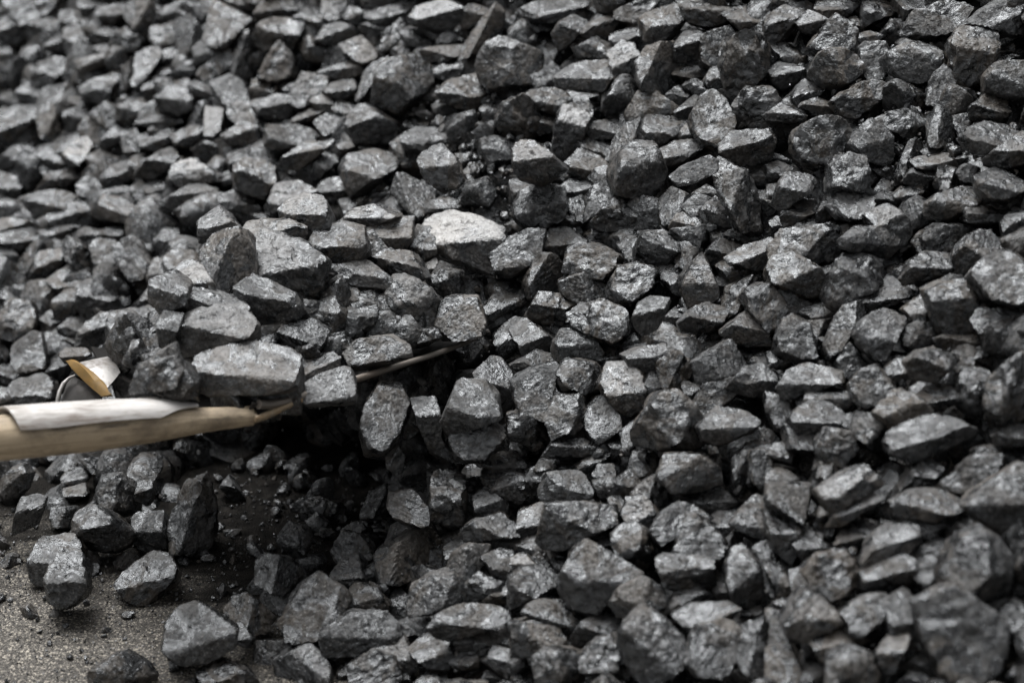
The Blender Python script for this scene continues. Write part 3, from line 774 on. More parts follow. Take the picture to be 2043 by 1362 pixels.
6 t 920,550 980,490 1040,530 1010,590 940,580
6 t 1010,560 1090,490 1210,435 1280,490 1240,580 1160,620 1040,610 # ridge-backed lump with brownish top, right of centre
5 t 1010,490 1090,460 1140,470 1060,510
6 t 1270,630 1400,525 1500,620 1520,690 1400,690 1310,660 # lump with a grained sloping top in the right half
4 t 1150,670 1260,570 1320,560 1240,660
6 F 710,570 760,450 850,390 950,400 920,500 870,600 790,640 # rough lump flung sideways in front of the slope, right of the blade tip
8 t 500,40 560,10 620,20 590,60 520,60
4 t 670,90 700,30 760,60 720,100
5 t 760,30 800,0 850,30 790,60
4 t 900,0 980,0 980,40 920,40
4 t 1200,20 1280,20 1290,70 1210,80
5 t 1290,40 1350,0 1430,60 1380,80
3 t 0,460 60,370 90,430 30,500
6 t 910,1320 1120,1310 1130,1362 920,1362
5 t 1380,1330 1430,1280 1530,1310 1530,1362 1400,1362
4 t 450,1330 570,1260 590,1310 500,1362
3 t 640,650 720,640 760,700 680,700
@1533 454
6 t 0,90 30,10 330,0 410,80 300,140 160,160 20,180 # broad block with a gritty flat top and black underside, right part
3 m 160,165 300,145 410,90 400,160 330,220 230,210
6 r 430,80 530,0 760,0 790,100 720,180 640,130 540,110 450,120 # big knobbly lump with mineral crumbs, right part
6 v 0,250 30,180 150,160 300,250 250,290 100,290 20,320 # big lump with a glassy chip and pale sloping top, right part
4 m 20,330 110,290 270,300 340,340 320,400 200,410 80,370
5 r 350,400 410,240 470,140 560,125 700,210 680,290 600,390 420,475 370,450 # smooth upright oval lump with glitter, right part
3 t 320,250 420,170 400,280 350,310
7 t 790,20 900,0 920,40 860,80 800,150
6 f 860,90 930,20 960,110 910,170
4 r 940,60 1000,0 1180,0 1140,70 1080,150 970,140
4 t 800,290 860,210 960,150 1090,170 1110,230 1030,280 880,320 830,330 # dark lump with a sparkling hollow top, right part
7 t 1110,160 1190,60 1330,0 1400,0 1390,130 1290,170 1200,150 # large lump with a rugged pale upper half near the right edge
3 m 1110,180 1280,165 1230,240 1170,280 1120,230
5 f 1210,290 1290,190 1440,150 1530,220 1510,420 1430,460 1280,420 # massive dark smooth boulder near the right edge
5 r 1410,90 1490,0 1530,0 1530,240 1460,170
6 t 930,370 1060,300 1180,320 1240,400 1100,380 970,410 # flat-topped pillar of coal, pale cap, near the right edge
4 m 945,420 1100,385 1240,410 1240,500 1220,590 1090,650 1020,610 970,490
6 t 575,440 630,340 740,320 840,390 760,430 690,470 580,530
7 t 510,640 580,550 770,450 820,500 810,580 730,680 600,680 # bright slanted lump with fine lengthwise cracks, right part
6 m 540,690 600,685 710,700 700,760 640,800 580,750
8 t 830,490 920,420 960,480 950,560 870,570 # small cream-tinted crumbly lump, right part
4 r 820,620 900,580 1010,590 1020,640 900,730 830,690
7 t 200,530 230,470 350,455 400,500 370,570 250,570
6 v 260,580 380,570 340,690 290,740 270,660
5 f 50,690 90,570 150,540 240,590 270,700 270,790 160,790 60,740 # dull bell-shaped lump with flat front, right of centre
5 v 350,680 400,560 470,440 560,420 560,530 480,650 400,790 350,740 # long dark lump standing steeply, right part
3 f 420,800 500,690 590,800 580,850 480,880 430,860
4 f 0,360 150,420 240,480 110,550 0,540
5 t 0,760 60,745 120,790 40,860 0,850
6 t 50,960 120,860 270,810 380,800 440,880 430,930 310,960 200,1000 100,1030 # wide flat lump with rough brown top, lower right
5 f 1235,550 1280,500 1460,500 1430,570 1280,610 # small smooth oval lump beside the flat-topped pillar
4 r 1300,640 1340,590 1440,580 1460,700 1380,760 1310,710
6 r 1440,560 1500,470 1530,460 1530,740 1460,690
5 t 840,800 920,740 1110,690 1160,760 1080,830 1000,920 860,890 # large lump with a blunt brown nose, right part
5 t 930,700 1050,650 1250,620 1280,680 1130,700 1000,730
5 t 1130,740 1230,700 1330,770 1320,820 1210,780
5 t 710,860 780,790 850,780 850,860 780,930 730,900
6 f 500,940 560,870 640,840 740,960 720,1020 590,1070 520,1020 # lump with blue sheen on its cut face, lower right
4 t 640,830 690,820 730,880 700,900
5 t 230,1010 300,970 430,980 490,1050 400,1090 300,1070
5 t 130,1150 200,1080 320,1050 420,1100 420,1180 280,1190 180,1240
4 f 120,1190 250,1140 360,1200 250,1330 130,1310
6 r 300,1290 360,1220 460,1240 510,1330 450,1400 330,1400
6 t 640,1110 720,1020 800,980 900,1040 950,1110 830,1180 730,1190 # tall pale brown lump with a rugged face, lower right
6 r 520,1210 570,1130 660,1140 730,1190 720,1290 620,1310 550,1260
6 t 900,1030 960,960 1120,940 1130,1030 1020,1070 960,1100
6 t 720,1270 770,1200 960,1130 1200,1060 1280,1090 1300,1160 1200,1250 1050,1310 860,1390 730,1340 # longest smooth log-like lump in the lower right
5 t 1150,910 1200,840 1300,860 1310,930 1200,960 1140,1020
5 r 1160,1040 1210,940 1300,960 1300,1080 1230,1110
5 r 1300,1020 1340,890 1450,790 1530,770 1530,1120 1380,1160 1310,1110 # very large pale smooth boulder on the right edge
6 t 1370,1240 1440,1190 1530,1160 1530,1290 1400,1310
4 t 0,870 80,890 60,960 0,1000
4 f 0,1010 100,1040 140,1130 60,1210 0,1100
5 t 0,1362 50,1300 130,1310 120,1400
4 t 860,960 910,920 940,970 880,1030
3 t 780,340 850,340 930,400 870,410
5 t 1090,270 1130,240 1170,290 1100,310
5 f 1240,1330 1340,1310 1380,1362 1250,1400
5 t 520,1110 570,1090 630,1110 570,1140
5 t 430,1140 500,1130 530,1180 490,1260 440,1220
@0 908
5 G 0,170 60,90 140,60 185,110 160,200 60,300 0,260 # dull lump under the handle at the left edge
6 F 60,540 100,330 180,170 210,60 330,40 310,180 260,330 180,570 80,570 # long glossy lump standing on end beneath the handle
5 G 370,130 420,75 500,80 540,140 490,180 390,180
6 G 305,270 330,215 500,170 520,230 440,280 340,295 # small flat lump with a pale cracked top under the handle
4 G 480,30 560,10 640,40 640,110 560,120
6 t 0,280 40,280 75,370 20,410 0,410
4 G 300,315 460,305 480,370 430,440 330,420
5 F 440,400 470,290 560,300 720,380 810,470 780,530 660,580 500,550 440,450 # dark smooth lump rolling over others, below the handle
3 F 580,250 600,140 730,110 820,220 800,330 680,350 600,320 # very dark lump in the shade under the shovel, nearest the handle
4 G 790,340 880,310 970,340 1000,430 1000,560 880,590 800,510 # dark gritty lump in the shade at the foot of the scooped hollow
5 G 1010,430 1080,280 1130,130 1200,120 1290,230 1300,340 1270,500 1210,590 1060,590 1020,520 # tall rough slab leaning at the edge of the bare ground
6 G 185,640 230,520 300,480 430,475 490,560 490,680 420,760 270,770 200,720 # bright chipped lump on the ground, partly hidden by a dark tumbling one
5 F 270,720 330,600 450,580 530,700 530,800 450,880 360,915 300,870 # dark brown lump tumbling just above the bare ground, left side
6 G 700,770 800,650 900,585 1000,590 1060,690 1050,760 950,850 830,870 740,820 # speckled blocky lump lying alone on the bare ground
4 G 680,640 730,580 820,600 830,650 770,690 700,680
5 G 0,640 50,585 110,610 110,650 20,680
4 G 520,650 590,650 595,700 545,740
4 G 1320,200 1360,120 1440,210 1480,280 1400,280
6 G 550,1280 700,1190 770,1165 880,1230 940,1310 920,1400 560,1400 # brown and grey lump on the ground cut off by the bottom edge
5 F 990,1010 1060,930 1200,900 1320,940 1420,1010 1400,1120 1250,1210 1060,1230 985,1170 # large glossy lump tumbling low over the ground, biggest one there
8 F 1390,1010 1440,1000 1520,1090 1480,1150 1390,1110
5 F 1250,820 1320,760 1530,860 1640,960 1590,1050 1480,1040 1330,930 # smooth lump rolling just behind the large glossy tumbling one
6 G 1190,1300 1270,1210 1480,1290 1530,1350 1450,1420 1230,1400 # flat-topped block on the ground at the bottom edge
3 G 1010,1190 1080,1230 1070,1320 1020,1300
3 G 1340,450 1450,440 1420,480 1370,490
4 G 500,570 560,560 600,620 540,650
3 F 820,150 900,140 930,230 880,300 820,260
@511 908
4 F 110,500 200,400 310,430 330,500 290,610 210,600 # small spinning lump in the shade of the hollow, above the bare ground
5 F 0,640 70,590 180,610 280,700 200,820 100,820 0,760 # lump spinning low over the edge of the bare ground
4 F 450,570 530,450 640,480 700,560 680,640 600,690 490,640 # round dark lump spinning at the foot of the slope
5 F 160,990 180,920 300,760 400,690 480,760 560,850 530,970 400,1050 310,1120 200,1110 # big olive-brown lump rolling at the foot of the slope
6 F 710,600 750,550 900,480 1030,435 1110,500 1140,590 1090,680 960,720 830,765 740,740 # barrel-shaped banded lump rolling down at the foot of the slope
4 F 620,370 680,230 780,170 790,270 770,380 650,390
6 F 785,300 800,210 940,210 1040,330 1030,400 960,430 850,390 # concave-faced lump tumbling at the mouth of the hollow
5 F 1040,380 1060,90 1240,70 1250,230 1240,390 1170,420 # upright squared column of coal with a glassy corner, at the hollow's mouth
5 t 880,170 960,110 1060,150 1070,230 1040,280 900,210
5 t 1250,90 1300,70 1380,110 1390,200 1260,200
7 t 1390,40 1400,0 1560,0 1610,60 1600,140 1500,70 1400,70 # lump with a bright rough cap above the glinting black one
6 t 1385,110 1440,70 1600,150 1620,210 1560,280 1490,250 1400,200
7 t 1320,260 1390,215 1480,270 1490,340 1410,380 1330,340 # small lump glittering with tiny facets
4 t 720,430 800,370 870,420 850,480 770,490
5 t 1260,440 1330,390 1530,360 1600,420 1560,490 1380,490 1280,510 # flat lump with a dusty speckled top, below the glittering one
6 t 1370,480 1530,460 1560,520 1430,570 1370,560
8 r 1170,670 1190,600 1270,555 1370,560 1350,640 1290,740 1200,730 # small black lump with mirror-bright facets
4 t 1370,620 1450,590 1530,610 1530,740 1450,740
4 t 1140,550 1210,500 1290,520 1190,590 1140,640
7 t 475,720 530,640 600,625 640,710 680,780 590,810 520,790 # pointed lump with a bright crown between two rolling lumps
5 t 550,870 600,800 710,800 775,880 770,920 640,940 560,930
6 f 845,910 900,800 1020,740 1170,715 1240,780 1230,880 1100,920 930,960 # broad flat-faced lump with a straight top edge, bottom centre
4 m 1170,860 1230,780 1250,890 1200,910
5 t 1240,810 1340,720 1490,770 1440,820 1340,850 1270,860
6 t 405,1080 430,1020 560,950 820,930 890,990 830,1040 650,1090 490,1140 # long flat lump with a dusty top near the bottom, left of centre
3 m 420,1130 500,1150 700,1100 850,1060 830,1120 650,1180 430,1190
5 t 0,1090 60,1040 155,1000 170,1060 60,1120 0,1130
5 f 5,1180 20,1130 200,1130 130,1180 120,1330 20,1310
8 f 240,1170 330,1125 440,1240 450,1320 370,1362 290,1290 # lump with a white crumbling face at the bottom edge
4 m 120,1220 220,1160 280,1280 290,1362 140,1362
5 t 1010,1000 1070,930 1250,900 1440,890 1530,930 1490,1000 1330,1030 1160,1100 1080,1070 # long dark twisted lump with a concave side, bottom centre
6 f 850,1010 990,970 1030,1010 1010,1060 900,1070
6 t 910,1100 1010,1060 1160,1130 1180,1200 1130,1270 1020,1260 930,1170
9 t 1210,1080 1270,1055 1350,1100 1330,1160 1230,1150 # small lump with a white notch at the bottom centre
8 t 1180,1220 1230,1160 1330,1170 1320,1250 1230,1290
7 t 730,1130 780,1090 880,1110 900,1160 960,1230 900,1300 820,1220 750,1170
6 f 570,1260 700,1180 800,1210 850,1300 820,1362 600,1362 # squarish lump with a flat light front on the bottom edge
6 t 480,1330 510,1220 620,1170 720,1160 700,1180 570,1260 560,1340
5 t 450,1190 540,1140 600,1160 500,1220
5 t 1320,1080 1400,1030 1490,1000 1530,1000 1530,1090 1420,1170 1350,1150
7 t 1390,1230 1440,1160 1530,1180 1600,1210 1560,1300 1480,1300
5 t 960,1362 1040,1290 1110,1290 1120,1362
5 t 1380,860 1500,760 1530,750 1530,860 1440,880
4 t 640,700 720,650 740,720 700,760
4 t 1350,1362 1400,1300 1500,1330 1530,1362
6 t 860,1310 900,1290 930,1362 880,1362
@1022 908
6 f 860,90 900,0 1130,0 1130,60 1000,90 880,110 # lump with a pale wood-grained top, lower right of centre
4 m 860,115 1000,95 1130,70 1220,50 1235,170 1120,210 980,220 910,170
4 v 1320,170 1330,0 1430,0 1420,110 1370,220
6 f 1430,110 1440,0 1530,0 1560,200 1490,190
4 t 1030,240 1150,180 1330,260 1290,300 1190,350 1100,300
6 t 1310,290 1400,220 1470,185 1480,210 1340,300
5 t 170,210 220,110 350,95 500,140 480,210 420,270 240,285 180,260 # smooth loaf-shaped gritty lump, below the centre
6 t 500,110 550,30 600,40 600,130 540,200
4 t 500,160 600,130 600,220 540,250
4 t 590,210 630,150 710,100 770,130 750,200 640,250
6 v 735,230 850,145 910,200 915,300 870,370 820,300
8 f 680,350 710,280 780,265 815,310 800,380 720,400 # pale chalky facet of a small block below the centre
4 m 800,400 820,310 870,370 840,440
6 f 830,450 900,340 1000,285 1090,310 1180,380 1100,390 1030,450 900,540 # broad smooth lump with a plain grey top, lower right of centre
5 f 970,570 1050,370 1130,380 1270,520 1210,600 1100,600 # triangular faced lump with a chalk mark, lower right of centre
7 t 210,380 220,300 390,290 590,310 610,420 560,430 400,330 # long lump with a bright white upper rim, bottom centre
4 m 160,510 210,390 400,340 560,430 430,430 330,560 200,550
6 t 330,540 440,430 500,440 600,520 570,570 480,530 350,590
7 t 50,460 60,350 190,300 210,370 170,460 100,470
5 r 610,500 660,410 740,420 880,510 860,600 800,680 680,640 620,570 # lump with a scooped round face, lower right of centre
6 f 320,680 370,580 450,530 540,570 740,700 640,750 540,790 410,760 290,740 # largest smooth lump at the bottom centre with a raised chip on its face
5 m 290,750 410,770 540,800 720,710 610,840 520,920 440,930 360,900
5 t 0,740 80,690 200,680 280,760 180,780 70,860 0,910
8 t 0,630 60,600 150,660 90,690 0,690
4 f 130,620 160,590 210,640 180,660
4 t 220,570 330,570 320,650 270,710
5 t 875,620 930,590 1050,600 1200,630 1210,780 1100,790 940,800 890,710 # wide block with a wavy top edge, lower right
6 t 1180,390 1290,300 1370,310 1340,390 1250,480 1190,440
5 t 1320,400 1470,230 1530,290 1530,520 1400,470
4 v 1230,580 1350,440 1380,490 1300,640 1230,650
5 r 1280,740 1310,600 1380,470 1460,600 1440,700 1490,800 1460,880 1330,860 # tall rounded dark lump in the lower right
5 f 1460,580 1500,540 1530,540 1600,700 1620,800 1540,800 1470,670
4 t 1200,760 1270,690 1290,780 1320,860 1230,870
7 r 595,880 650,800 790,720 930,820 900,910 760,960 650,960 # shiny knobbly lump with white top, bottom centre right
7 t 910,910 970,800 1070,785 1180,850 1180,890 1040,890 950,930
6 t 1000,960 1120,900 1380,880 1390,940 1290,980 1080,1030 # flat elongated lump with one bright end, lower right
6 t 380,1080 430,1000 600,930 660,990 590,1060 500,1110 400,1160
5 t 85,950 150,870 240,860 350,930 450,990 390,1050 300,970 180,960
7 t 0,1010 120,990 260,1030 310,1110 280,1170 200,1130 60,1040
4 m 0,1040 60,1050 200,1130 280,1180 130,1200 0,1200
7 t 700,990 780,935 850,950 1010,1100 1030,1200 940,1300 880,1240 790,1200 720,1060 # big lump with a bright sloping face and brown left side, bottom
4 m 650,1060 700,1000 720,1080 790,1210 870,1290 830,1362 700,1260 660,1160
6 f 1080,1130 1110,1030 1270,990 1360,1060 1330,1200 1230,1300 1100,1290 1040,1210 # pale streaked lump with an even front on the bottom right
5 r 120,1250 160,1180 230,1170 400,1200 420,1300 380,1400 160,1362 # rounded puckered lump on the bottom edge
5 f 425,1200 510,1110 640,1080 650,1210 600,1290 450,1290
8 t 520,1320 600,1290 690,1290 700,1362 560,1400
5 t 910,1362 1000,1290 1100,1290 1170,1362 1000,1420
5 v 1390,1000 1530,940 1530,1250 1450,1340 1370,1280 1340,1200
5 t 300,1050 350,1060 400,1180 330,1190
4 t 0,1240 110,1220 70,1280 0,1300
4 t 10,1330 80,1300 130,1362 20,1400
4 t 90,110 130,30 180,60 200,130 160,230 100,260
5 t 170,80 200,20 330,10 400,0 350,80 230,110
4 t 410,60 470,0 560,0 480,100
5 t 0,110 80,110 90,230 30,280 0,270
4 r 710,80 740,0 850,0 840,80 760,110
5 t 590,270 640,260 680,320 650,380 600,330
6 t 1380,960 1400,900 1470,910 1470,940
5 t 870,500 930,560 930,590 880,580
@1533 908
8 t 280,210 380,140 560,60 600,110 540,190 430,240 360,300 # bright rectangular lump with a cracked pale top, lower right
4 m 370,320 440,240 540,195 600,110 680,170 600,200 480,270 400,350
8 t 385,400 440,290 560,210 740,180 740,230 650,280 540,330 440,400 # slanting lump with a white lit ridge, next to the cracked pale one
6 t 660,330 720,270 900,220 1110,210 1150,240 1140,330 1010,400 880,380 720,360 # long sparkling lump with a bumpy top, lower right
5 t 750,250 870,90 940,30 1030,100 960,210 870,210
4 f 1000,190 1130,100 1240,0 1370,0 1350,90 1240,190 1150,220
6 t 1150,290 1250,200 1490,60 1530,70 1530,250 1400,290 1320,290 1230,310 # large smooth lump with a blunt end by the right edge
4 m 1200,330 1330,300 1530,260 1530,350 1430,450 1350,450 1240,370
5 t 0,130 60,80 180,150 130,170 0,180
5 f 0,180 240,190 230,280 190,380 190,430 0,290 # lump with dark banded end and grained face, lower right
5 t 0,300 120,370 210,450 170,530 130,650 30,560 0,480
6 t 270,410 320,310 380,380 360,430 290,440
6 t 360,540 430,460 560,380 700,370 640,460 560,520 460,560
6 t 520,600 620,480 790,360 880,410 900,500 790,530 680,640 560,640 # lump with a pointed left end and pale crown, lower right
6 t 165,530 230,460 340,540 310,600 220,620
5 t 880,580 1000,510 1070,520 1060,590 920,620
6 r 225,700 300,600 380,570 460,580 540,680 490,790 400,840 290,800 # round ball-like lump with a knobbly top, lower right
4 t 550,700 700,670 800,590 870,660 840,780 680,820 560,790
6 t 860,700 900,640 1060,600 1020,690 1060,780 970,820 900,760
6 r 1040,690 1110,600 1160,500 1260,450 1380,520 1450,680 1460,800 1290,880 1160,820 1070,780 # huge rounded lump with dents near the bottom right corner
6 f 870,880 960,840 1100,800 1260,900 1390,1020 1390,1150 1320,1280 1180,1300 1090,1362 1010,1280 1000,1130 960,1010 # largest flat grey slab with an irregular outline, bottom right
4 t 705,950 710,820 780,805 870,870 930,1010 970,1110 850,1050 720,1080
5 f 440,940 560,850 690,840 700,960 600,1030 540,1080 450,1010
7 t 90,990 220,810 300,850 420,960 250,930 110,1000 # lump with a bright ridge like a roof, bottom right
5 m 110,1010 250,940 420,980 310,1050 190,1110 130,1080
5 t 0,910 80,860 170,840 110,920 40,930
6 f 0,950 60,960 110,1020 110,1130 0,1130
7 t 260,1110 320,1040 440,1030 560,1110 470,1130 370,1200 320,1210
6 r 370,1220 480,1150 600,1190 640,1290 570,1400 350,1362 # pinkish grey lump at the bottom edge near the right corner
7 t 650,1190 720,1110 800,1070 820,1120 770,1230 690,1290 # glossy black lump dotted with glints, bottom right
4 t 830,1250 900,1200 970,1220 930,1290 860,1300
6 f 0,1180 110,1150 150,1250 190,1362 0,1362
5 t 1400,960 1490,900 1530,930 1530,1130 1420,1100
5 f 1270,900 1400,890 1500,850 1450,930 1330,930
5 t 780,1362 860,1300 980,1340 1050,1362
6 t 1430,1290 1530,1230 1530,1362 1450,1340
4 f 1420,500 1530,380 1530,650 1470,640
5 t 1470,720 1530,680 1530,820 1470,830
6 t 200,1340 250,1270 340,1260 320,1362
7 t 215,1150 270,1140 290,1200 240,1230
5 v 290,120 330,0 400,0 420,100 370,140
5 t 740,0 1100,0 980,40 860,50
5 t 1380,20 1450,-20 1530,0 1530,40 1430,55
3 t 1240,1290 1350,1290 1400,1362 1220,1362
4 f 140,700 220,680 230,790 150,790
5 t 0,580 60,640 130,780 60,850 0,700
4 t 260,440 370,450 340,520 300,500
@340 360
8 Lt 670,200 700,140 800,85 900,110 950,200 960,280 880,310 800,290 690,250 # topmost lump of the shovel load, pale domed top
8 Lt 475,390 520,300 640,340 760,370 930,480 965,590 880,720 800,690 490,510 # large brick-shaped lump with bright top and black side, on the shovel
6 Lv 190,420 240,340 410,310 480,420 490,560 420,650 330,690 250,670 210,540 # tall brownish grey lump at the back of the shovel load
7 Lt 200,250 290,190 410,290 400,330 200,345
7 Lt 420,260 690,250 780,280 790,370 640,330 470,350
5 Lt 850,400 880,300 1000,250 1140,290 1170,420 1120,490 940,490 # broad dark lump in the upper middle of the shovel load
8 Lt 1050,250 1130,180 1210,165 1340,220 1220,270 1120,290
7 Lt 1200,330 1230,250 1440,240 1450,330 1380,410 1240,390 # lump with pale top and dark front near the white load lump
6 Lf 1150,330 1200,310 1290,430 1260,510 1180,490
6 Lt 1230,480 1330,430 1430,450 1510,560 1450,590 1290,560
6 Lt 970,560 1000,510 1180,500 1300,590 1290,650 1100,630 980,600 # arched flat lump in the middle of the shovel load
5 Lt 400,670 490,570 560,600 740,690 790,790 720,850 560,870 430,790 # lump under the brick-shaped one, dark front and pale upper rim
8 Lt 40,570 100,490 180,530 240,620 230,680 90,650 # small bright lump at the back left of the shovel load
6 Lt 90,800 120,650 260,690 400,710 410,760 200,790
7 Lt 10,860 140,830 260,750 430,760 500,880 470,950 250,1000 100,1040 30,950 # wide slab of the load lying over the big front lump
7 Lt 140,1160 200,1040 480,980 600,960 640,1030 740,1060 720,1240 560,1270 260,1270 150,1200 # biggest front lump of the shovel load with a dark hollow face
6 Lt 760,1120 860,1030 1030,1010 1050,1090 900,1130 790,1190
7 Lf 800,1230 900,1170 1050,1120 1090,1200 1090,1320 840,1340 800,1290 # block perched on the near edge of the blade
6 Lf 1050,1030 1130,960 1290,945 1410,990 1420,1050 1330,1080 1100,1120 # long lump lying along the near edge of the blade
3 Lt 640,970 690,880 830,850 920,910 870,1000 760,1040
4 Lr 890,760 980,730 1030,800 1020,900 950,920
5 Lt 960,680 1000,610 1090,640 1120,720 1030,760
3 Lt 1200,900 1230,800 1340,830 1370,900 1280,920
3 Lt 1060,820 1120,740 1210,760 1200,880 1100,900
6 Lt -90,610 0,570 90,640 80,760 -20,790 -90,720 # lump with bright crown at the rear of the load, above the yellow corner
3 Lf 700,700 860,740 900,830 800,850
3 Lf 900,950 1020,920 1040,990 920,1010
4 Lt -60,860 -20,800 60,800 20,1000 -50,960
3 Lf -30,1200 60,1110 150,1200 140,1290 0,1300
@511 454
7 Lr 800,400 830,310 900,300 1010,350 1085,430 1090,540 1010,600 930,590 880,520 810,470 # knobbly lump with bright pits standing near the blade tip
6 Lf 1110,470 1150,430 1310,430 1360,560 1340,630 1130,660 1080,590 # smooth curved lump sliding off the blade tip
9 Lt 985,-60 1030,-110 1200,-100 1465,20 1460,140 1400,260 1280,230 1080,140 # long lump with a dazzling white top at the far end of the load
5 Lt 930,100 980,20 1060,40 1060,150 980,190
3 Lr 1040,330 1120,270 1200,290 1200,380 1100,420
8 Lt 990,240 1060,200 1070,220 1020,290
4 Lf 960,610 1080,610 1100,660 980,700
5 F 625,1220 670,1040 750,930 850,940 915,1060 870,1150 850,1290 760,1362 660,1340 # tall smooth lump falling beneath the blade, left one of three
4 F 920,990 1010,930 1090,1070 1080,1150 1130,1300 1050,1350 960,1160 # slender lump falling beneath the blade, middle one of three
5 F 1110,1150 1200,950 1310,890 1440,1010 1460,1140 1300,1180 1160,1230 # large smooth lump falling under the blade tip, beside the slope
5 F 1150,1280 1200,1180 1330,1140 1500,1240 1390,1290 1360,1400 1200,1400 # lump falling just below the large smooth one under the blade tip
7 F 770,1330 820,1290 890,1330 880,1420 860,1500 790,1440 # small pale lump dropping below the three falling ones
6 t 1310,880 1400,790 1460,800 1530,880 1560,1000 1500,1100 1440,1080 1410,950 # upright lump with a glinting crest beside the falling lumps
4 t 1380,480 1450,420 1530,400 1560,470 1420,540
4 t 1440,640 1530,560 1600,570 1570,700 1490,760
"""

def hull2(pts):
    pts = sorted(set(map(tuple, pts)))
    def half(ps):
        h = []
        for p in ps:
            while len(h) > 1 and (h[-1][0] - h[-2][0]) * (p[1] - h[-2][1]) - (h[-1][1] - h[-2][1]) * (p[0] - h[-2][0]) <= 0:
                h.pop()
            h.append(p)
        return h[:-1]
    return np.array(half(pts) + half(pts[::-1]), float)

def area_centroid(p):
    x, y = p[:, 0], p[:, 1]
    x2, y2 = np.roll(x, -1), np.roll(y, -1)
    c = x * y2 - x2 * y
    a = c.sum() / 2
    return abs(a), np.array([((x + x2) * c).sum(), ((y + y2) * c).sum()]) / (6 * a)

LUMPS = []
ox = oy = 0
for line in DATA.strip().split('\n'):
    if line.startswith('@'):
        ox, oy = map(int, line[1:].split())
        continue
    body, _, label = line.partition('#')
    w = body.split()
    pts = np.array([[float(c) for c in q.split(',')] for q in w[2:]]) / 3.0 + (ox, oy)
    if w[1] == 'm':
        LUMPS[-1]['polys'].append(pts)
        LUMPS[-1]['tones'].append(int(w[0]))
        if label.strip():
            LUMPS[-1]['label'] = label.strip()
        continue
    LUMPS.append({'polys': [pts], 'tones': [int(w[0])], 'code': w[1], 'label': label.strip()})

TONE = {3: (0.5, 0.15), 4: (0.65, 0.25), 5: (0.95, 0.38), 6: (1.3, 0.5), 7: (1.8, 0.8), 8: (2.9, 1.1), 9: (4.6, 1.35)}  # albedo, gloss; the bright tones' pale albedo stands in for sky glare

SUN_C = RW.T @ np.array(SUN_DIR)                    # sun seen in camera axes
HALF = SUN_C + np.array([0, 0, 1.0]); HALF /= np.linalg.norm(HALF)

def unit(v):
    v = np.asarray(v, float)
    return v / np.linalg.norm(v)

def body(planes, A, p, level, rng, chips=5, rough=1.0, bandy=0.0, bound=0.55):
    """A lump of coal: planes (unit normal, distance) softened into one solid, chipped and roughened. Camera axes, metres."""
    U, F = ICO[level]
    dirs = U @ A.T
    def solve(pl):
        n = np.array([q[0] for q in pl]); h = np.array([max(q[1], 1e-4) for q in pl])
        s = np.maximum(dirs @ n.T, 0) / h
        s = np.concatenate([s, np.full((len(s), 1), bound)], 1)
        mx = s.max(1, keepdims=True)
        t = mx[:, 0] * (((s / mx) ** p).sum(1)) ** (1.0 / p)
        return dirs / t[:, None], s.argmax(1)
    V, _ = solve(planes)
    pl = list(planes)
    for _ in range(chips):
        n = unit(rng.normal(size=3) + (0, 0.15, 0.45))
        pl.append((n, (V @ n).max() * (1 - 0.26 * rng.random() ** 1.3)))
    V, face = solve(pl)
    r = np.linalg.norm(V, axis=1).mean()
    if level >= 3:                                   # shell-shaped fractures: shallow round bites
        for _ in range(int(rng.integers(0, 4))):
            n = unit(rng.normal(size=3) + (0, 0.1, 0.3))
            rb = r * rng.uniform(0.5, 1.1)
            c = V[(V @ n).argmax()] * 0.6 + n * (V @ n).max() * 0.4 + n * (rb - r * rng.uniform(0.08, 0.22))
            w = V - c
            q = np.linalg.norm(w, axis=1)
            V = np.where((q < rb)[:, None], c + w * (rb / np.maximum(q, 1e-6))[:, None], V)
    R = rand_rot(rng)
    rc = V @ R.T + rng.uniform(-5, 5, 3)
    nrm = V / np.linalg.norm(V, axis=1, keepdims=True)
    k = 1.0 / r
    d = 0.07 * noise(rc * k * 1.4) + 0.06 * (0.25 - np.abs(noise(rc * k * 2.6 + 4)))
    if level >= 3:
        d = d + 0.034 * noise(rc * k * 6.0 + 2) + 0.045 * (0.25 - np.abs(noise(rc * k * 8 + 8)))
    ledge = rng.choice([0.0, 0.012, 0.03, 0.04])             # broken steps
    if level >= 4:
        d = d + 0.020 * noise(rc * k * 15) + ledge * np.tanh(9 * noise(rc * k * 1.9 + 20)) + 0.6 * ledge * np.tanh(9 * noise(rc * k * 3.7 + 31))
    if level >= 5:
        d = d + 0.022 * (0.25 - np.abs(noise(rc * k * 22 + 5)))
    if bandy > 0 and level >= 3:
        q = rc * k * np.array([9.0, 1.2, 1.2])
        d = d + 0.05 * bandy * noise(q + 11)
    V = V + nrm * (d * r * rough)[:, None]
    return V, F, rc, face

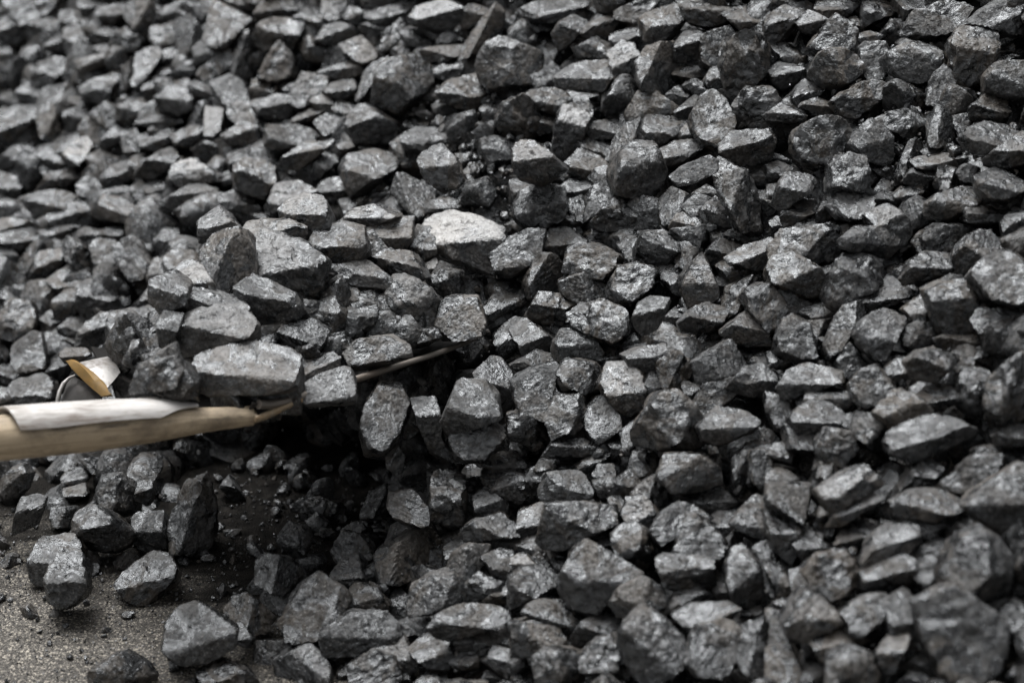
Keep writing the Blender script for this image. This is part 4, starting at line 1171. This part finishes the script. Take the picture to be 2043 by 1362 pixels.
def lump_planes(L, s, rng):
    """Planes whose outline from the photograph's side is the traced one; facets as the photograph lights them."""
    hull = hull2(np.concatenate(L['polys']))
    area, c = area_centroid(hull)
    q = (hull - c) * s * (1, -1) * L['grow']
    if L['code'] == 'r':
        q *= 1.03
    cov = np.cov(q.T)
    ev, evec = np.linalg.eigh(cov)
    a2, a1 = np.sqrt(np.maximum(ev, 1e-9)) * 1.4
    minor = min(a2, a1)
    e1, e2 = evec[:, 1], evec[:, 0]
    dz = minor * rng.uniform(0.85, 1.1)
    planes = []
    m = len(q)
    for i in range(m):
        p, p2 = q[i], q[(i + 1) % m]
        t = p2 - p
        n2 = np.array([t[1], -t[0]])
        if n2 @ (p + p2) < 0:
            n2 = -n2
        n2 = n2 / (np.linalg.norm(n2) + 1e-12)
        tilt = rng.uniform(-0.12, 0.22)
        n = unit([n2[0], n2[1], tilt])
        planes.append((n, max(n2 @ (p + p2) / 2, 0.2 * minor) / math.sqrt(1 + tilt * tilt)))
    code = L['code'].replace('L', '').replace('F', '').replace('G', '') or rng.choice(['t', 't', 'f', 'r', 'v'])
    lo, hi = q.min(0), q.max(0)
    film = {}  # face index to tone, for the painted glare and dark of faces
    def through(n, pt, tn=None):
        n = unit(n)
        if tn is not None:
            film[len(planes)] = tn
        planes.append((n, max(n @ pt, 0.25 * minor)))
    tone = max(L['tones'])
    if len(L['polys']) > 1:
        cs = [(area_centroid(hull2(p))[1] - c) * s * (1, -1) for p in L['polys']]
        mid = sum(cs) / len(cs)
        for k, cf in enumerate(cs):
            d = (cf - mid) / (minor + 1e-9)
            up = 0.75 if L['tones'][k] >= 6 else 0.1
            n = unit([0.8 * d[0], 0.8 * d[1] + up * 0.4, 1.0])
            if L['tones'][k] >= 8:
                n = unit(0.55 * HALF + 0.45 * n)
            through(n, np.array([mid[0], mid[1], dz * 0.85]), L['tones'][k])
    elif code == 't':
        rx = rng.uniform(-0.3, 0.3)
        fr = rng.uniform(0.42, 0.66)
        vr = hi[1] - (hi[1] - lo[1]) * fr
        pt = np.array([0, vr, dz * 0.95])
        n = unit([rx, rng.uniform(0.75, 1.15), 0.75])
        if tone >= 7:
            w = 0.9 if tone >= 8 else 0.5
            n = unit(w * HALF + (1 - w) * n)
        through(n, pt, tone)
        through([-rx + rng.uniform(-0.2, 0.2), rng.uniform(-0.75, -0.15), 1.0], pt)
    elif code == 'f':
        n = unit([rng.uniform(-0.25, 0.25), rng.uniform(0.2, 0.62), 1.0])
        if tone >= 7:
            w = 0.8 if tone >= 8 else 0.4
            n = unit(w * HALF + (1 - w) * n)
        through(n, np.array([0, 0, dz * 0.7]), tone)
    elif code in 'vw':
        sg = -1 if code == 'v' else 1
        xr = rng.uniform(-0.2, 0.2) * (hi[0] - lo[0])
        pt = np.array([xr, 0, dz * 0.95])
        n = unit([sg * rng.uniform(0.4, 0.8), rng.uniform(0.35, 0.7), 0.8])
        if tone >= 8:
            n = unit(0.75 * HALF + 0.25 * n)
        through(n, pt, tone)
        through([-sg * rng.uniform(0.5, 0.9), rng.uniform(-0.1, 0.3), 0.8], pt)
    else:
        for k in range(4):
            n = unit([rng.normal() * 0.65, rng.normal() * 0.65 + 0.15, 1.0])
            if k < 2:
                film[len(planes)] = tone
            planes.append((n, dz * rng.uniform(0.7, 0.98)))
    for k in range(4):
        n = unit([rng.normal() * 0.5, rng.normal() * 0.5, -1.0])
        planes.append((n, dz * rng.uniform(0.8, 1.1)))
    A = np.eye(3)
    A[:2, 0], A[:2, 1], A[2, 2] = e1 * a1, e2 * a2, dz
    p = rng.uniform(24, 40) if code == 'r' else rng.uniform(34, 80)
    return planes, A, p, c, area, film

def near_edge(px):
    t = (px - 505.0) / 450.0
    return 2.85 + 0.25 * t, 835 - 167 * t

def lump_depth(L, c, hull, minor_m):
    bot = hull[:, 1].max()
    code = L['code']
    if code.startswith('L'):
        d, y = near_edge(c[0])
        return d + max(0.0, y - c[1]) * 0.00065 - 0.03
    if code.startswith('G'):
        return min(float(d_ground(c[0], bot)) , float(d_slope(c[0], c[1])) + 0.03) + 0.008
    if code.startswith('F'):
        if bot > 1000 and c[0] < 800:
            return min(float(d_ground(c[0], bot)), float(d_slope(c[0], c[1]))) - 0.028
        if c[1] > 720 and c[0] < 1020:
            return 2.96
        return float(d_surf(c[0], c[1])) - 0.10
    return float(d_surf(c[0], c[1]))

built = []
for i, L in enumerate(LUMPS):
    rng = np.random.default_rng(1000 + i)
    hull = hull2(np.concatenate(L['polys']))
    area, c = area_centroid(hull)
    d = lump_depth(L, c, hull, 0) + rng.uniform(-0.006, 0.006)
    # a lump of which little shows is a bigger one, half hidden behind its neighbours
    hid = max(0.0, 1 - area / 5200.0) if L['code'][0] not in 'FG' and not (L['code'][0] == 'L' and c[1] > near_edge(c[0])[1] - 75) else 0.0
    L['grow'] = {'L': 1.17, 'F': 1.06, 'G': 1.08}.get(L['code'][0], 1.12) + 0.42 * hid
    d += 0.034 * hid
    if L['label'] and L['code'][0] not in 'LFG':
        d -= 0.012
    L.update(i=i, c=c, area=area, hull=hull, d=d, rng=rng)
    inside = 0 <= c[0] <= 2043 and 0 <= c[1] <= 1362
    L['rank'] = area + (1e6 if L['code'][0] in 'LF' else 0) + (2000 if L['label'] else 0)
order = sorted(LUMPS, key=lambda L: -L['rank'])
THINGS = order[:300]
for L in LUMPS:
    L['thing'] = False
for L in THINGS:
    L['thing'] = True

def shape_lump(L, level):
    rng = L['rng']
    s = L['d'] / FPX
    planes, A, p, c, area, film = lump_planes(L, s, rng)
    bandy = float(rng.choice([0, 0, 0, 0.3, 0.6, 0.9]))
    V, F, rc, face = body(planes, A, p, level, rng, chips=int(rng.integers(1, 5)), bandy=bandy)
    mx = max(L['tones'])
    va, vg = rng.uniform(0.85, 1.18), rng.uniform(0.6, 1.35)
    alb, gl = TONE[min(mx, 6) if film else mx]
    if L['code'][0] == 'L':
        alb *= 1.5
    tone = np.tile((alb * va, min(gl * vg, 1.25), bandy), (len(V), 1))
    for k, tn in film.items():                    # glare of lit faces and dark of shaded ones painted into albedo and gloss
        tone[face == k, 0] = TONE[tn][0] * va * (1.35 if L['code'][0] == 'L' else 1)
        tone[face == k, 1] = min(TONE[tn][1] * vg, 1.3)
    return V @ RW.T, F, rc, tone, at(c[0], c[1], L['d'])

# ---- labels for lumps without one of their own: where they lie next to a lump that has one
import re
LAND = [L for L in THINGS if L['label'] and L['code'][0] not in 'F']
def short(label):
    m = re.match(r'^(.*?\b(?:lump|slab|block|wedge|boulder|pillar)\b)', label)
    return m.group(1) if m else ''
DIRS = ['to the right of', 'to the upper right of', 'directly above', 'to the upper left of', 'to the left of', 'to the lower left of', 'directly below', 'to the lower right of']
used = {L['label'] for L in THINGS if L['label']}
shorts = {}
for L in LAND:
    shorts.setdefault(short(L['label']), []).append(L)
def tone_word(L):
    t = max(L['tones'])
    return 'black' if t <= 3 else 'dark' if t == 4 else 'dull' if t == 5 else 'grey' if t == 6 else 'pale' if t == 7 else 'bright'
def shape_word(L):
    ev = np.linalg.eigvalsh(np.cov(L['hull'].T))
    e = math.sqrt(ev[1] / max(ev[0], 1e-6))
    if e > 1.9:
        return 'long'
    return {'r': 'rounded', 'f': 'flat-faced', 'v': 'ridged', 'w': 'ridged', 't': 'angular'}.get(L['code'][-1], 'stubby')
for L in sorted(THINGS, key=lambda L: -L['area']):
    if L['label']:
        continue
    size = 'big' if L['area'] > 9000 else 'mid-sized' if L['area'] > 5000 else 'small'
    near = sorted(LAND, key=lambda M: np.hypot(*(M['c'] - L['c'])))
    for M in near[:14]:
        sh = short(M['label'])
        if len(shorts[sh]) > 1 or len(sh.split()) < 3:
            continue
        v = L['c'] - M['c']
        k = int(round(math.atan2(-v[1], v[0]) / (math.pi / 4))) % 8
        lab = f"{size} {tone_word(L)} {shape_word(L)} lump {DIRS[k]} the {sh}"
        if len(lab.split()) > 16 or lab in used:
            continue
        L['label'] = lab
        used.add(lab)
        break
GROUPS = {'L': 'coal lumps carried on the shovel', 'F': 'coal lumps tumbling from the shovel', 'G': 'coal lumps lying at the foot of the heap'}

def build_lumps():
    sv, sf, sr, st, off = [], [], [], [], 0
    for L in LUMPS:
        big = L['thing']
        V, F, rc, tone, o = shape_lump(L, 5 if big else 4)
        if big:
            me = make_mesh('coal_lump', V, F, rc, tone)
            me.set_sharp_from_angle(angle=math.radians(32))
            ob = link('coal_lump', me, COAL, label=L['label'], category='coal', group=GROUPS.get(L['code'][0], 'coal lumps heaped on the slope'))
            ob.location = o
        else:
            sv.append(V + o); sf.append(F + off); sr.append(rc); st.append(tone); off += len(V)
    # lumps behind and between, and the rest of the heap beyond the frame
    rng = np.random.default_rng(5)
    def library(n, level, planes, hlo):
        out = []
        for _ in range(n):
            ax = np.array([rng.uniform(0.95, 1.4), rng.uniform(0.75, 1.0), rng.uniform(0.55, 0.85)])
            pl = []
            for k in range(planes):
                nn = unit(rng.normal(size=3))
                pl.append((nn, np.linalg.norm(ax * nn) * rng.uniform(hlo, 0.95)))
            out.append(body(pl, np.diag(ax), rng.uniform(24, 60), level, rng, chips=4, bound=0.78)[:3])
        return out
    def strew(bits, name, label, cat):
        V = np.concatenate([b[0] for b in bits]); rc = np.concatenate([b[2] for b in bits]); tn = np.concatenate([b[3] for b in bits])
        F, off = [], 0
        for b in bits:
            F.append(b[1] + off); off += len(b[0])
        me = make_mesh(name, V, np.concatenate(F), rc, tn)
        me.set_sharp_from_angle(angle=math.radians(30))
        link(name, me, COAL, kind='stuff', label=label, category=cat)
    def place(lib, size, px, py, d, tone, lift=0.0):
        V, F, rc = lib[int(rng.integers(len(lib)))]
        o = at(px, py, d); o[2] += lift
        return ((V * size) @ rand_rot(rng).T + o, F, rc + rng.uniform(-3, 3, 3) if size > 0.9 else rc * size + rng.uniform(-3, 3, 3), np.broadcast_to(tone, V.shape))

    bits = list(zip(sv, [f - f.min() for f in sf], sr, st))
    lib3, lib2, lib1 = library(40, 4, 8, 0.6), library(40, 3, 8, 0.6), library(30, 1, 9, 0.6)
    libc = library(30, 2, 9, 0.6)
    step = 74.0
    gx, gy = np.meshgrid(np.arange(PX0 + 60, PX1 - 60, step), np.arange(PY0 + 60, PY1 - 60, step))
    gx = gx.ravel() + rng.uniform(-0.45, 0.45, gx.size) * step
    gy = gy.ravel() + rng.uniform(-0.45, 0.45, gy.size) * step
    ex, ey = rng.uniform(PX0 + 60, PX1 - 60, 1700), rng.uniform(PY0 + 60, PY1 - 60, 1700)
    out = ~((ex > -20) & (ex < 2063) & (ey > -20) & (ey < 1382))
    gx, gy = np.concatenate([gx, ex[out]]), np.concatenate([gy, ey[out]])
    ds, dg = d_slope(gx, gy), d_ground(gx, gy)
    for px, py, a, g in zip(gx, gy, ds, dg):
        if a > g + 0.01:
            continue
        seen = -20 < px < 2063 and -20 < py < 1382
        d = a + (0.078 if seen else rng.uniform(-0.01, 0.02))
        near = not seen and -160 < px < 2200 and -160 < py < 1520
        bits.append(place(lib3 if near else lib2, d / FPX * (rng.uniform(46, 70) if seen else rng.uniform(32, 62)), px, py, d, (rng.uniform(0.6, 1.15), rng.uniform(0.15, 0.7), float(rng.choice([0, 0, 0.5])))))
    # hidden lumps under the visible ones of the shovel's load
    for k in range(110):
        a, b = rng.uniform(0.03, 0.9), rng.uniform(0.05, 0.95)
        px, py = 507 + 450 * a - 366 * b, 836 - 167 * a - 100 * b
        d = 2.85 + 0.25 * a + 0.19 * b
        bits.append(place(lib3, rng.uniform(0.018, 0.034), px, py, d, (rng.uniform(0.5, 0.9), rng.uniform(0.2, 0.5), 0.0), 0.016 + rng.uniform(0, 0.055) * math.sin(math.pi * b) ** 1.5))
    for k in range(26):                               # half-lit lumps on the floor of the hollow
        x, y = rng.normal(640, 110), rng.normal(975, 50)
        g = float(d_ground(x, y))
        if g < float(d_slope(x, y)) + 0.03:
            sz = rng.uniform(0.010, 0.022)
            bits.append(place(lib3, sz, x, y, g, (rng.uniform(0.6, 1.0), rng.uniform(0.3, 0.8), 0.0), sz * 0.5))
    strew(bits, 'coal_rubble', 'smaller coal lumps filling the gaps of the heap', 'coal')

    # crumbs lodged between the lumps
    n = 2800
    px, py = rng.uniform(-60, 2100, n), rng.uniform(-60, 1420, n)
    px[:500] = rng.normal(950, 60, 500); py[:500] = rng.normal(280, 70, 500)
    px[500:750] = rng.normal(1800, 50, 250); py[500:750] = rng.normal(270, 35, 250)
    ds, dg = d_slope(px, py), d_ground(px, py)
    bits = []
    for x, y, a, g in zip(px, py, ds, dg):
        if a < g:
            d = a + rng.uniform(0.008, 0.045)
            bits.append(place(libc, d / FPX * rng.uniform(2.5, 5.5) * (1 if rng.random() < 0.75 else 2.6), x, y, d, (rng.uniform(0.6, 1.4), rng.uniform(0.2, 0.9), 0.0)))
    strew(bits, 'coal_crumbs', 'fine coal crumbs lodged between the lumps', 'coal')

    # grit and coal splinters strewn on the bare ground
    n = 4200
    px, py = rng.uniform(-250, 800, n), rng.uniform(930, 1600, n)
    ds, dg = d_slope(px, py), d_ground(px, py)
    bits = []
    for x, y, a, g in zip(px, py, ds, dg):
        if g < a + 0.02:
            sz = rng.uniform(0.0007, 0.0022) * (1 if rng.random() < 0.94 else rng.uniform(1.5, 3.6))
            pale = rng.random() < 0.4 and sz < 0.0024 and x < 430 - 0.6 * max(0.0, 1250 - y) and y > 1100
            bits.append(place(lib1 if sz < 0.0024 else libc, sz, x, y, g, (rng.uniform(3, 7) if pale else rng.uniform(0.7, 1.8), rng.uniform(0.2, 0.8), 0.0), sz * 0.4))
    for k in range(230):                              # coal chips and crumbs spilled in the hollow and along the foot of the heap
        x, y = rng.normal(600, 130), rng.normal(1020, 60)
        if k % 3 == 0:
            x, y = rng.uniform(0, 520), rng.normal(1130, 50)
        g = float(d_ground(x, y))
        if g < float(d_slope(x, y)) + 0.02:
            sz = rng.uniform(0.0015, 0.0045) * (1 if rng.random() < 0.85 else 2.5)
            bits.append(place(libc if sz < 0.005 else lib2, sz, x, y, g, (rng.uniform(0.6, 1.3), rng.uniform(0.3, 1.0), 0.0), sz * 0.35))
    strew(bits, 'ground_grit', 'grit and coal splinters strewn on the bare ground', 'grit')

build_lumps()

# ------------------------------------------------------------------ the shovel
def build_shovel():
    steel = metal_material('blade_steel', (0.075, 0.072, 0.07), 0.10, 0.5, metallic=0.7, rustcol=(0.030, 0.024, 0.019))
    roll = metal_material('worn_roll', (0.46, 0.38, 0.28), 0.10, 0.38, metallic=0.6, rustcol=(0.30, 0.19, 0.09))
    bright = metal_material('pale_strap', (0.62, 0.605, 0.59), 0.12, 0.5, grain=(0.3, 1.7, 1.7), metallic=0.3, rustcol=(0.21, 0.175, 0.15))
    plate = metal_material('scoured_steel', (0.42, 0.41, 0.40), 0.09, 0.42, metallic=0.8, rustcol=(0.12, 0.10, 0.085))
    wood = wood_material()
    # blade axes in the world, from four points of its rim
    nb, nt_ = at(507, 836, 2.85), at(957, 668, 3.10)       # near side: back corner, tip
    fb = at(140, 738, 3.04)                                # far back corner
    u = Vector(nt_ - nb); ln = u.length; u.normalize()
    w = Vector(fb - nb); w -= u * w.dot(u); wd = Vector(fb - nb).length; w.normalize()
    n = u.cross(w).normalized()
    if n.z < 0:
        n = -n
    M = Matrix((u, w, n)).transposed().to_4x4()
    root = bpy.data.objects.new('coal_shovel', None)
    root.matrix_world = Matrix.Translation(Vector(nb)) @ M
    COL.objects.link(root)
    root['label'] = 'steel coal shovel with wooden handle, heaped with coal above the bare ground'
    root['category'] = 'shovel'

    def solid(fn, nu, nv, th, name, mat, parent, cap=True):
        """A sheet bent by fn(a, b) with real thickness."""
        me = bpy.data.meshes.new(name)
        bm = bmesh.new()
        vs = [[bm.verts.new(fn(i / nu, j / nv)) for j in range(nv + 1)] for i in range(nu + 1)]
        for i in range(nu):
            for j in range(nv):
                bm.faces.new((vs[i][j], vs[i + 1][j], vs[i + 1][j + 1], vs[i][j + 1]))
        bmesh.ops.recalc_face_normals(bm, faces=bm.faces)
        bmesh.ops.solidify(bm, geom=bm.faces[:], thickness=th)
        bmesh.ops.recalc_face_normals(bm, faces=bm.faces)
        bm.to_mesh(me); bm.free()
        for p in me.polygons:
            p.use_smooth = True
        me.set_sharp_from_angle(angle=math.radians(40))
        return link(name, me, mat, parent)

    def tube(path, radii, seg, name, mat, parent, flat=None):
        me = bpy.data.meshes.new(name)
        bm = bmesh.new()
        rings = []
        P = [Vector(p) for p in path]
        for i, p in enumerate(P):
            t = (P[min(i + 1, len(P) - 1)] - P[max(i - 1, 0)]).normalized()
            s = t.cross(Vector((0, 0, 1))).normalized()
            h = s.cross(t).normalized()
            rs, rh = radii[i] if isinstance(radii[i], tuple) else (radii[i], radii[i])
            rings.append([bm.verts.new(p + s * math.cos(2 * math.pi * k / seg) * rs + h * math.sin(2 * math.pi * k / seg) * rh) for k in range(seg)])
        for a, b in zip(rings, rings[1:]):
            for k in range(seg):
                bm.faces.new((a[k], a[(k + 1) % seg], b[(k + 1) % seg], b[k]))
        bm.faces.new(rings[0]); bm.faces.new(rings[-1])
        bmesh.ops.recalc_face_normals(bm, faces=bm.faces)
        bm.to_mesh(me); bm.free()
        for p in me.polygons:
            p.use_smooth = True
        me.set_sharp_from_angle(angle=math.radians(45))
        return link(name, me, mat, parent)

    def pan(a, b):
        # a: back to tip, b: near side to far side
        x = a * ln
        narrow = 0.0 if a < 0.75 else 0.03 * ((a - 0.75) / 0.25) ** 2
        y = wd * (narrow + b * (1 - 2 * narrow))
        e = min(b, 1 - b)
        rim = 0.022 * max(0, 1 - e / 0.09) ** 2 * (1 - 0.75 * a)
        back = 0.010 * max(0, 1 - a / 0.12) ** 2
        dish = -0.012 * math.sin(math.pi * b) * (1 - 0.5 * a)
        return (x, y, rim + back + dish - 0.012)
    blade = solid(pan, 30, 26, 0.0025, 'blade', steel, root)
    inv = root.matrix_world.inverted()
    def loc(px, py, d):
        return inv @ Vector(at(px, py, d))
    yellow = metal_material('worn_yellow', (0.22, 0.14, 0.05), 0.14, 0.55, metallic=0.15, rustcol=(0.26, 0.15, 0.04))
    # far shoulder of the blade: a bright turned-up plate behind a worn yellow edge, dark curl beneath
    def quad(A, B, C, D_):
        A, B, C, D_ = (Vector(q) for q in (A, B, C, D_))
        def fn(a, b):
            p = (A * (1 - a) + B * a) * (1 - b) + (D_ * (1 - a) + C * a) * b
            return p + Vector((0, 0, 0.004 * math.sin(math.pi * a) * math.sin(math.pi * b)))
        return fn
    solid(quad(loc(150, 727, 3.02), loc(222, 712, 3.06), loc(240, 745, 3.02), loc(212, 778, 2.985)), 8, 8, 0.002, 'shoulder', plate, blade)
    solid(quad(loc(137, 722, 3.01), loc(150, 728, 3.005), loc(226, 790, 2.965), loc(208, 792, 2.97)), 4, 10, 0.006, 'worn_edge', yellow, blade)
    solid(quad(loc(142, 748, 3.01), loc(206, 790, 2.985), loc(196, 812, 2.98), loc(122, 806, 2.995)), 8, 8, 0.003, 'shoulder', steel, blade)
    arc = [loc(150, 748, 2.995), loc(138, 754, 2.995), loc(127, 765, 2.995), loc(119, 781, 2.99), loc(114, 800, 2.985), loc(113, 815, 2.985)]
    tube(arc, [0.001, 0.002, 0.003, 0.003, 0.0025, 0.002], 8, 'wire', plate, blade)

    # wooden handle: a tapering shaft that runs along the near back corner of the blade
    HA, HB = loc(503, 829, 2.862), loc(-1000, 961, 2.563)
    ts = [0, 0.02, 0.05, 0.08, 0.115, 0.15, 0.21, 0.28, 0.35, 0.43, 0.55, 0.70, 0.85, 1.0]
    rs = [12, 12.8, 13.8, 15.5, 18.5, 21.5, 24.5, 26.0, 26.5, 24.0, 22.5, 21.0, 20.0, 20.0]
    path = [HA.lerp(HB, q) for q in ts]
    knots = [(0, 0, 0, r) for r in rs]
    dirn = (path[8] - path[6]).normalized()
    def along(o, org):
        """Give a mesh its own x axis along the handle, so that its grain runs lengthwise."""
        T = Matrix.Translation(org) @ dirn.to_track_quat('X', 'Z').to_matrix().to_4x4()
        o.data.transform(T.inverted())
        o.matrix_local = T
        return o
    along(tube(path, [k[3] / 1000 for k in knots], 22, 'handle', wood, root), path[6])
    # bright steel socket plate folded over the top of the handle, its end cut aslant
    kn2 = knots[3:9]
    P2 = [q + Vector((0, 0, 0.0055 - 0.004 * (k == 0))) for k, q in enumerate(path[3:9])]
    def fold(a, b):
        f = a * (len(P2) - 1); i = min(int(f), len(P2) - 2); f -= i
        p = P2[i].lerp(P2[i + 1], f)
        r = (kn2[i][3] * (1 - f) + kn2[i + 1][3] * f) / 1000 + 0.0042
        s = dirn.cross(Vector((0, 0, 1))).normalized()
        h = s.cross(dirn).normalized()
        th = (b - 0.5) * 2 * (1.15 + 0.04 * math.sin(a * 9)) * min(1.0, 0.25 + a * 2.2)
        cut = dirn * (0.022 * (b - 0.5)) * max(0.0, a - 0.85) / 0.15
        return p + s * math.sin(th) * r + h * math.cos(th) * r + cut
    st = along(solid(fold, 40, 18, 0.0024, 'strap', bright, root), P2[4])
    def rivet(a, b):
        me = bpy.data.meshes.new('rivet')
        bm = bmesh.new()
        bmesh.ops.create_uvsphere(bm, u_segments=12, v_segments=8, radius=0.0045)
        for v in bm.verts:
            v.co.z *= 0.45
        bm.to_mesh(me); bm.free()
        for pl in me.polygons:
            pl.use_smooth = True
        o = link('rivet', me, bright, st)
        o.location = st.matrix_local.inverted() @ fold(a, b)
    rivet(0.45, 0.55); rivet(0.8, 0.55)
    # rolled steel lip where the blade meets the shaft, and the worn bead along its near side
    tube([loc(503, 822, 2.858), loc(512, 836, 2.852), loc(530, 829, 2.858), loc(560, 815, 2.872), loc(600, 797, 2.893)], [0.005, 0.0055, 0.005, 0.0045, 0.004], 8, 'lip', roll, blade)
    bead = metal_material('scraped_edge', (0.26, 0.235, 0.21), 0.05, 0.42, grain=(0.4, 2, 2), metallic=0.6, rustcol=(0.10, 0.075, 0.055))
    tube([Vector(pan(a, 0.0)) + Vector((0, -0.001, 0.0)) for a in [0.02 + 0.98 * k / 20 for k in range(21)]], [0.0058 - 0.0026 * k / 20 for k in range(21)], 8, 'rim_bead', bead, blade)

build_shovel()
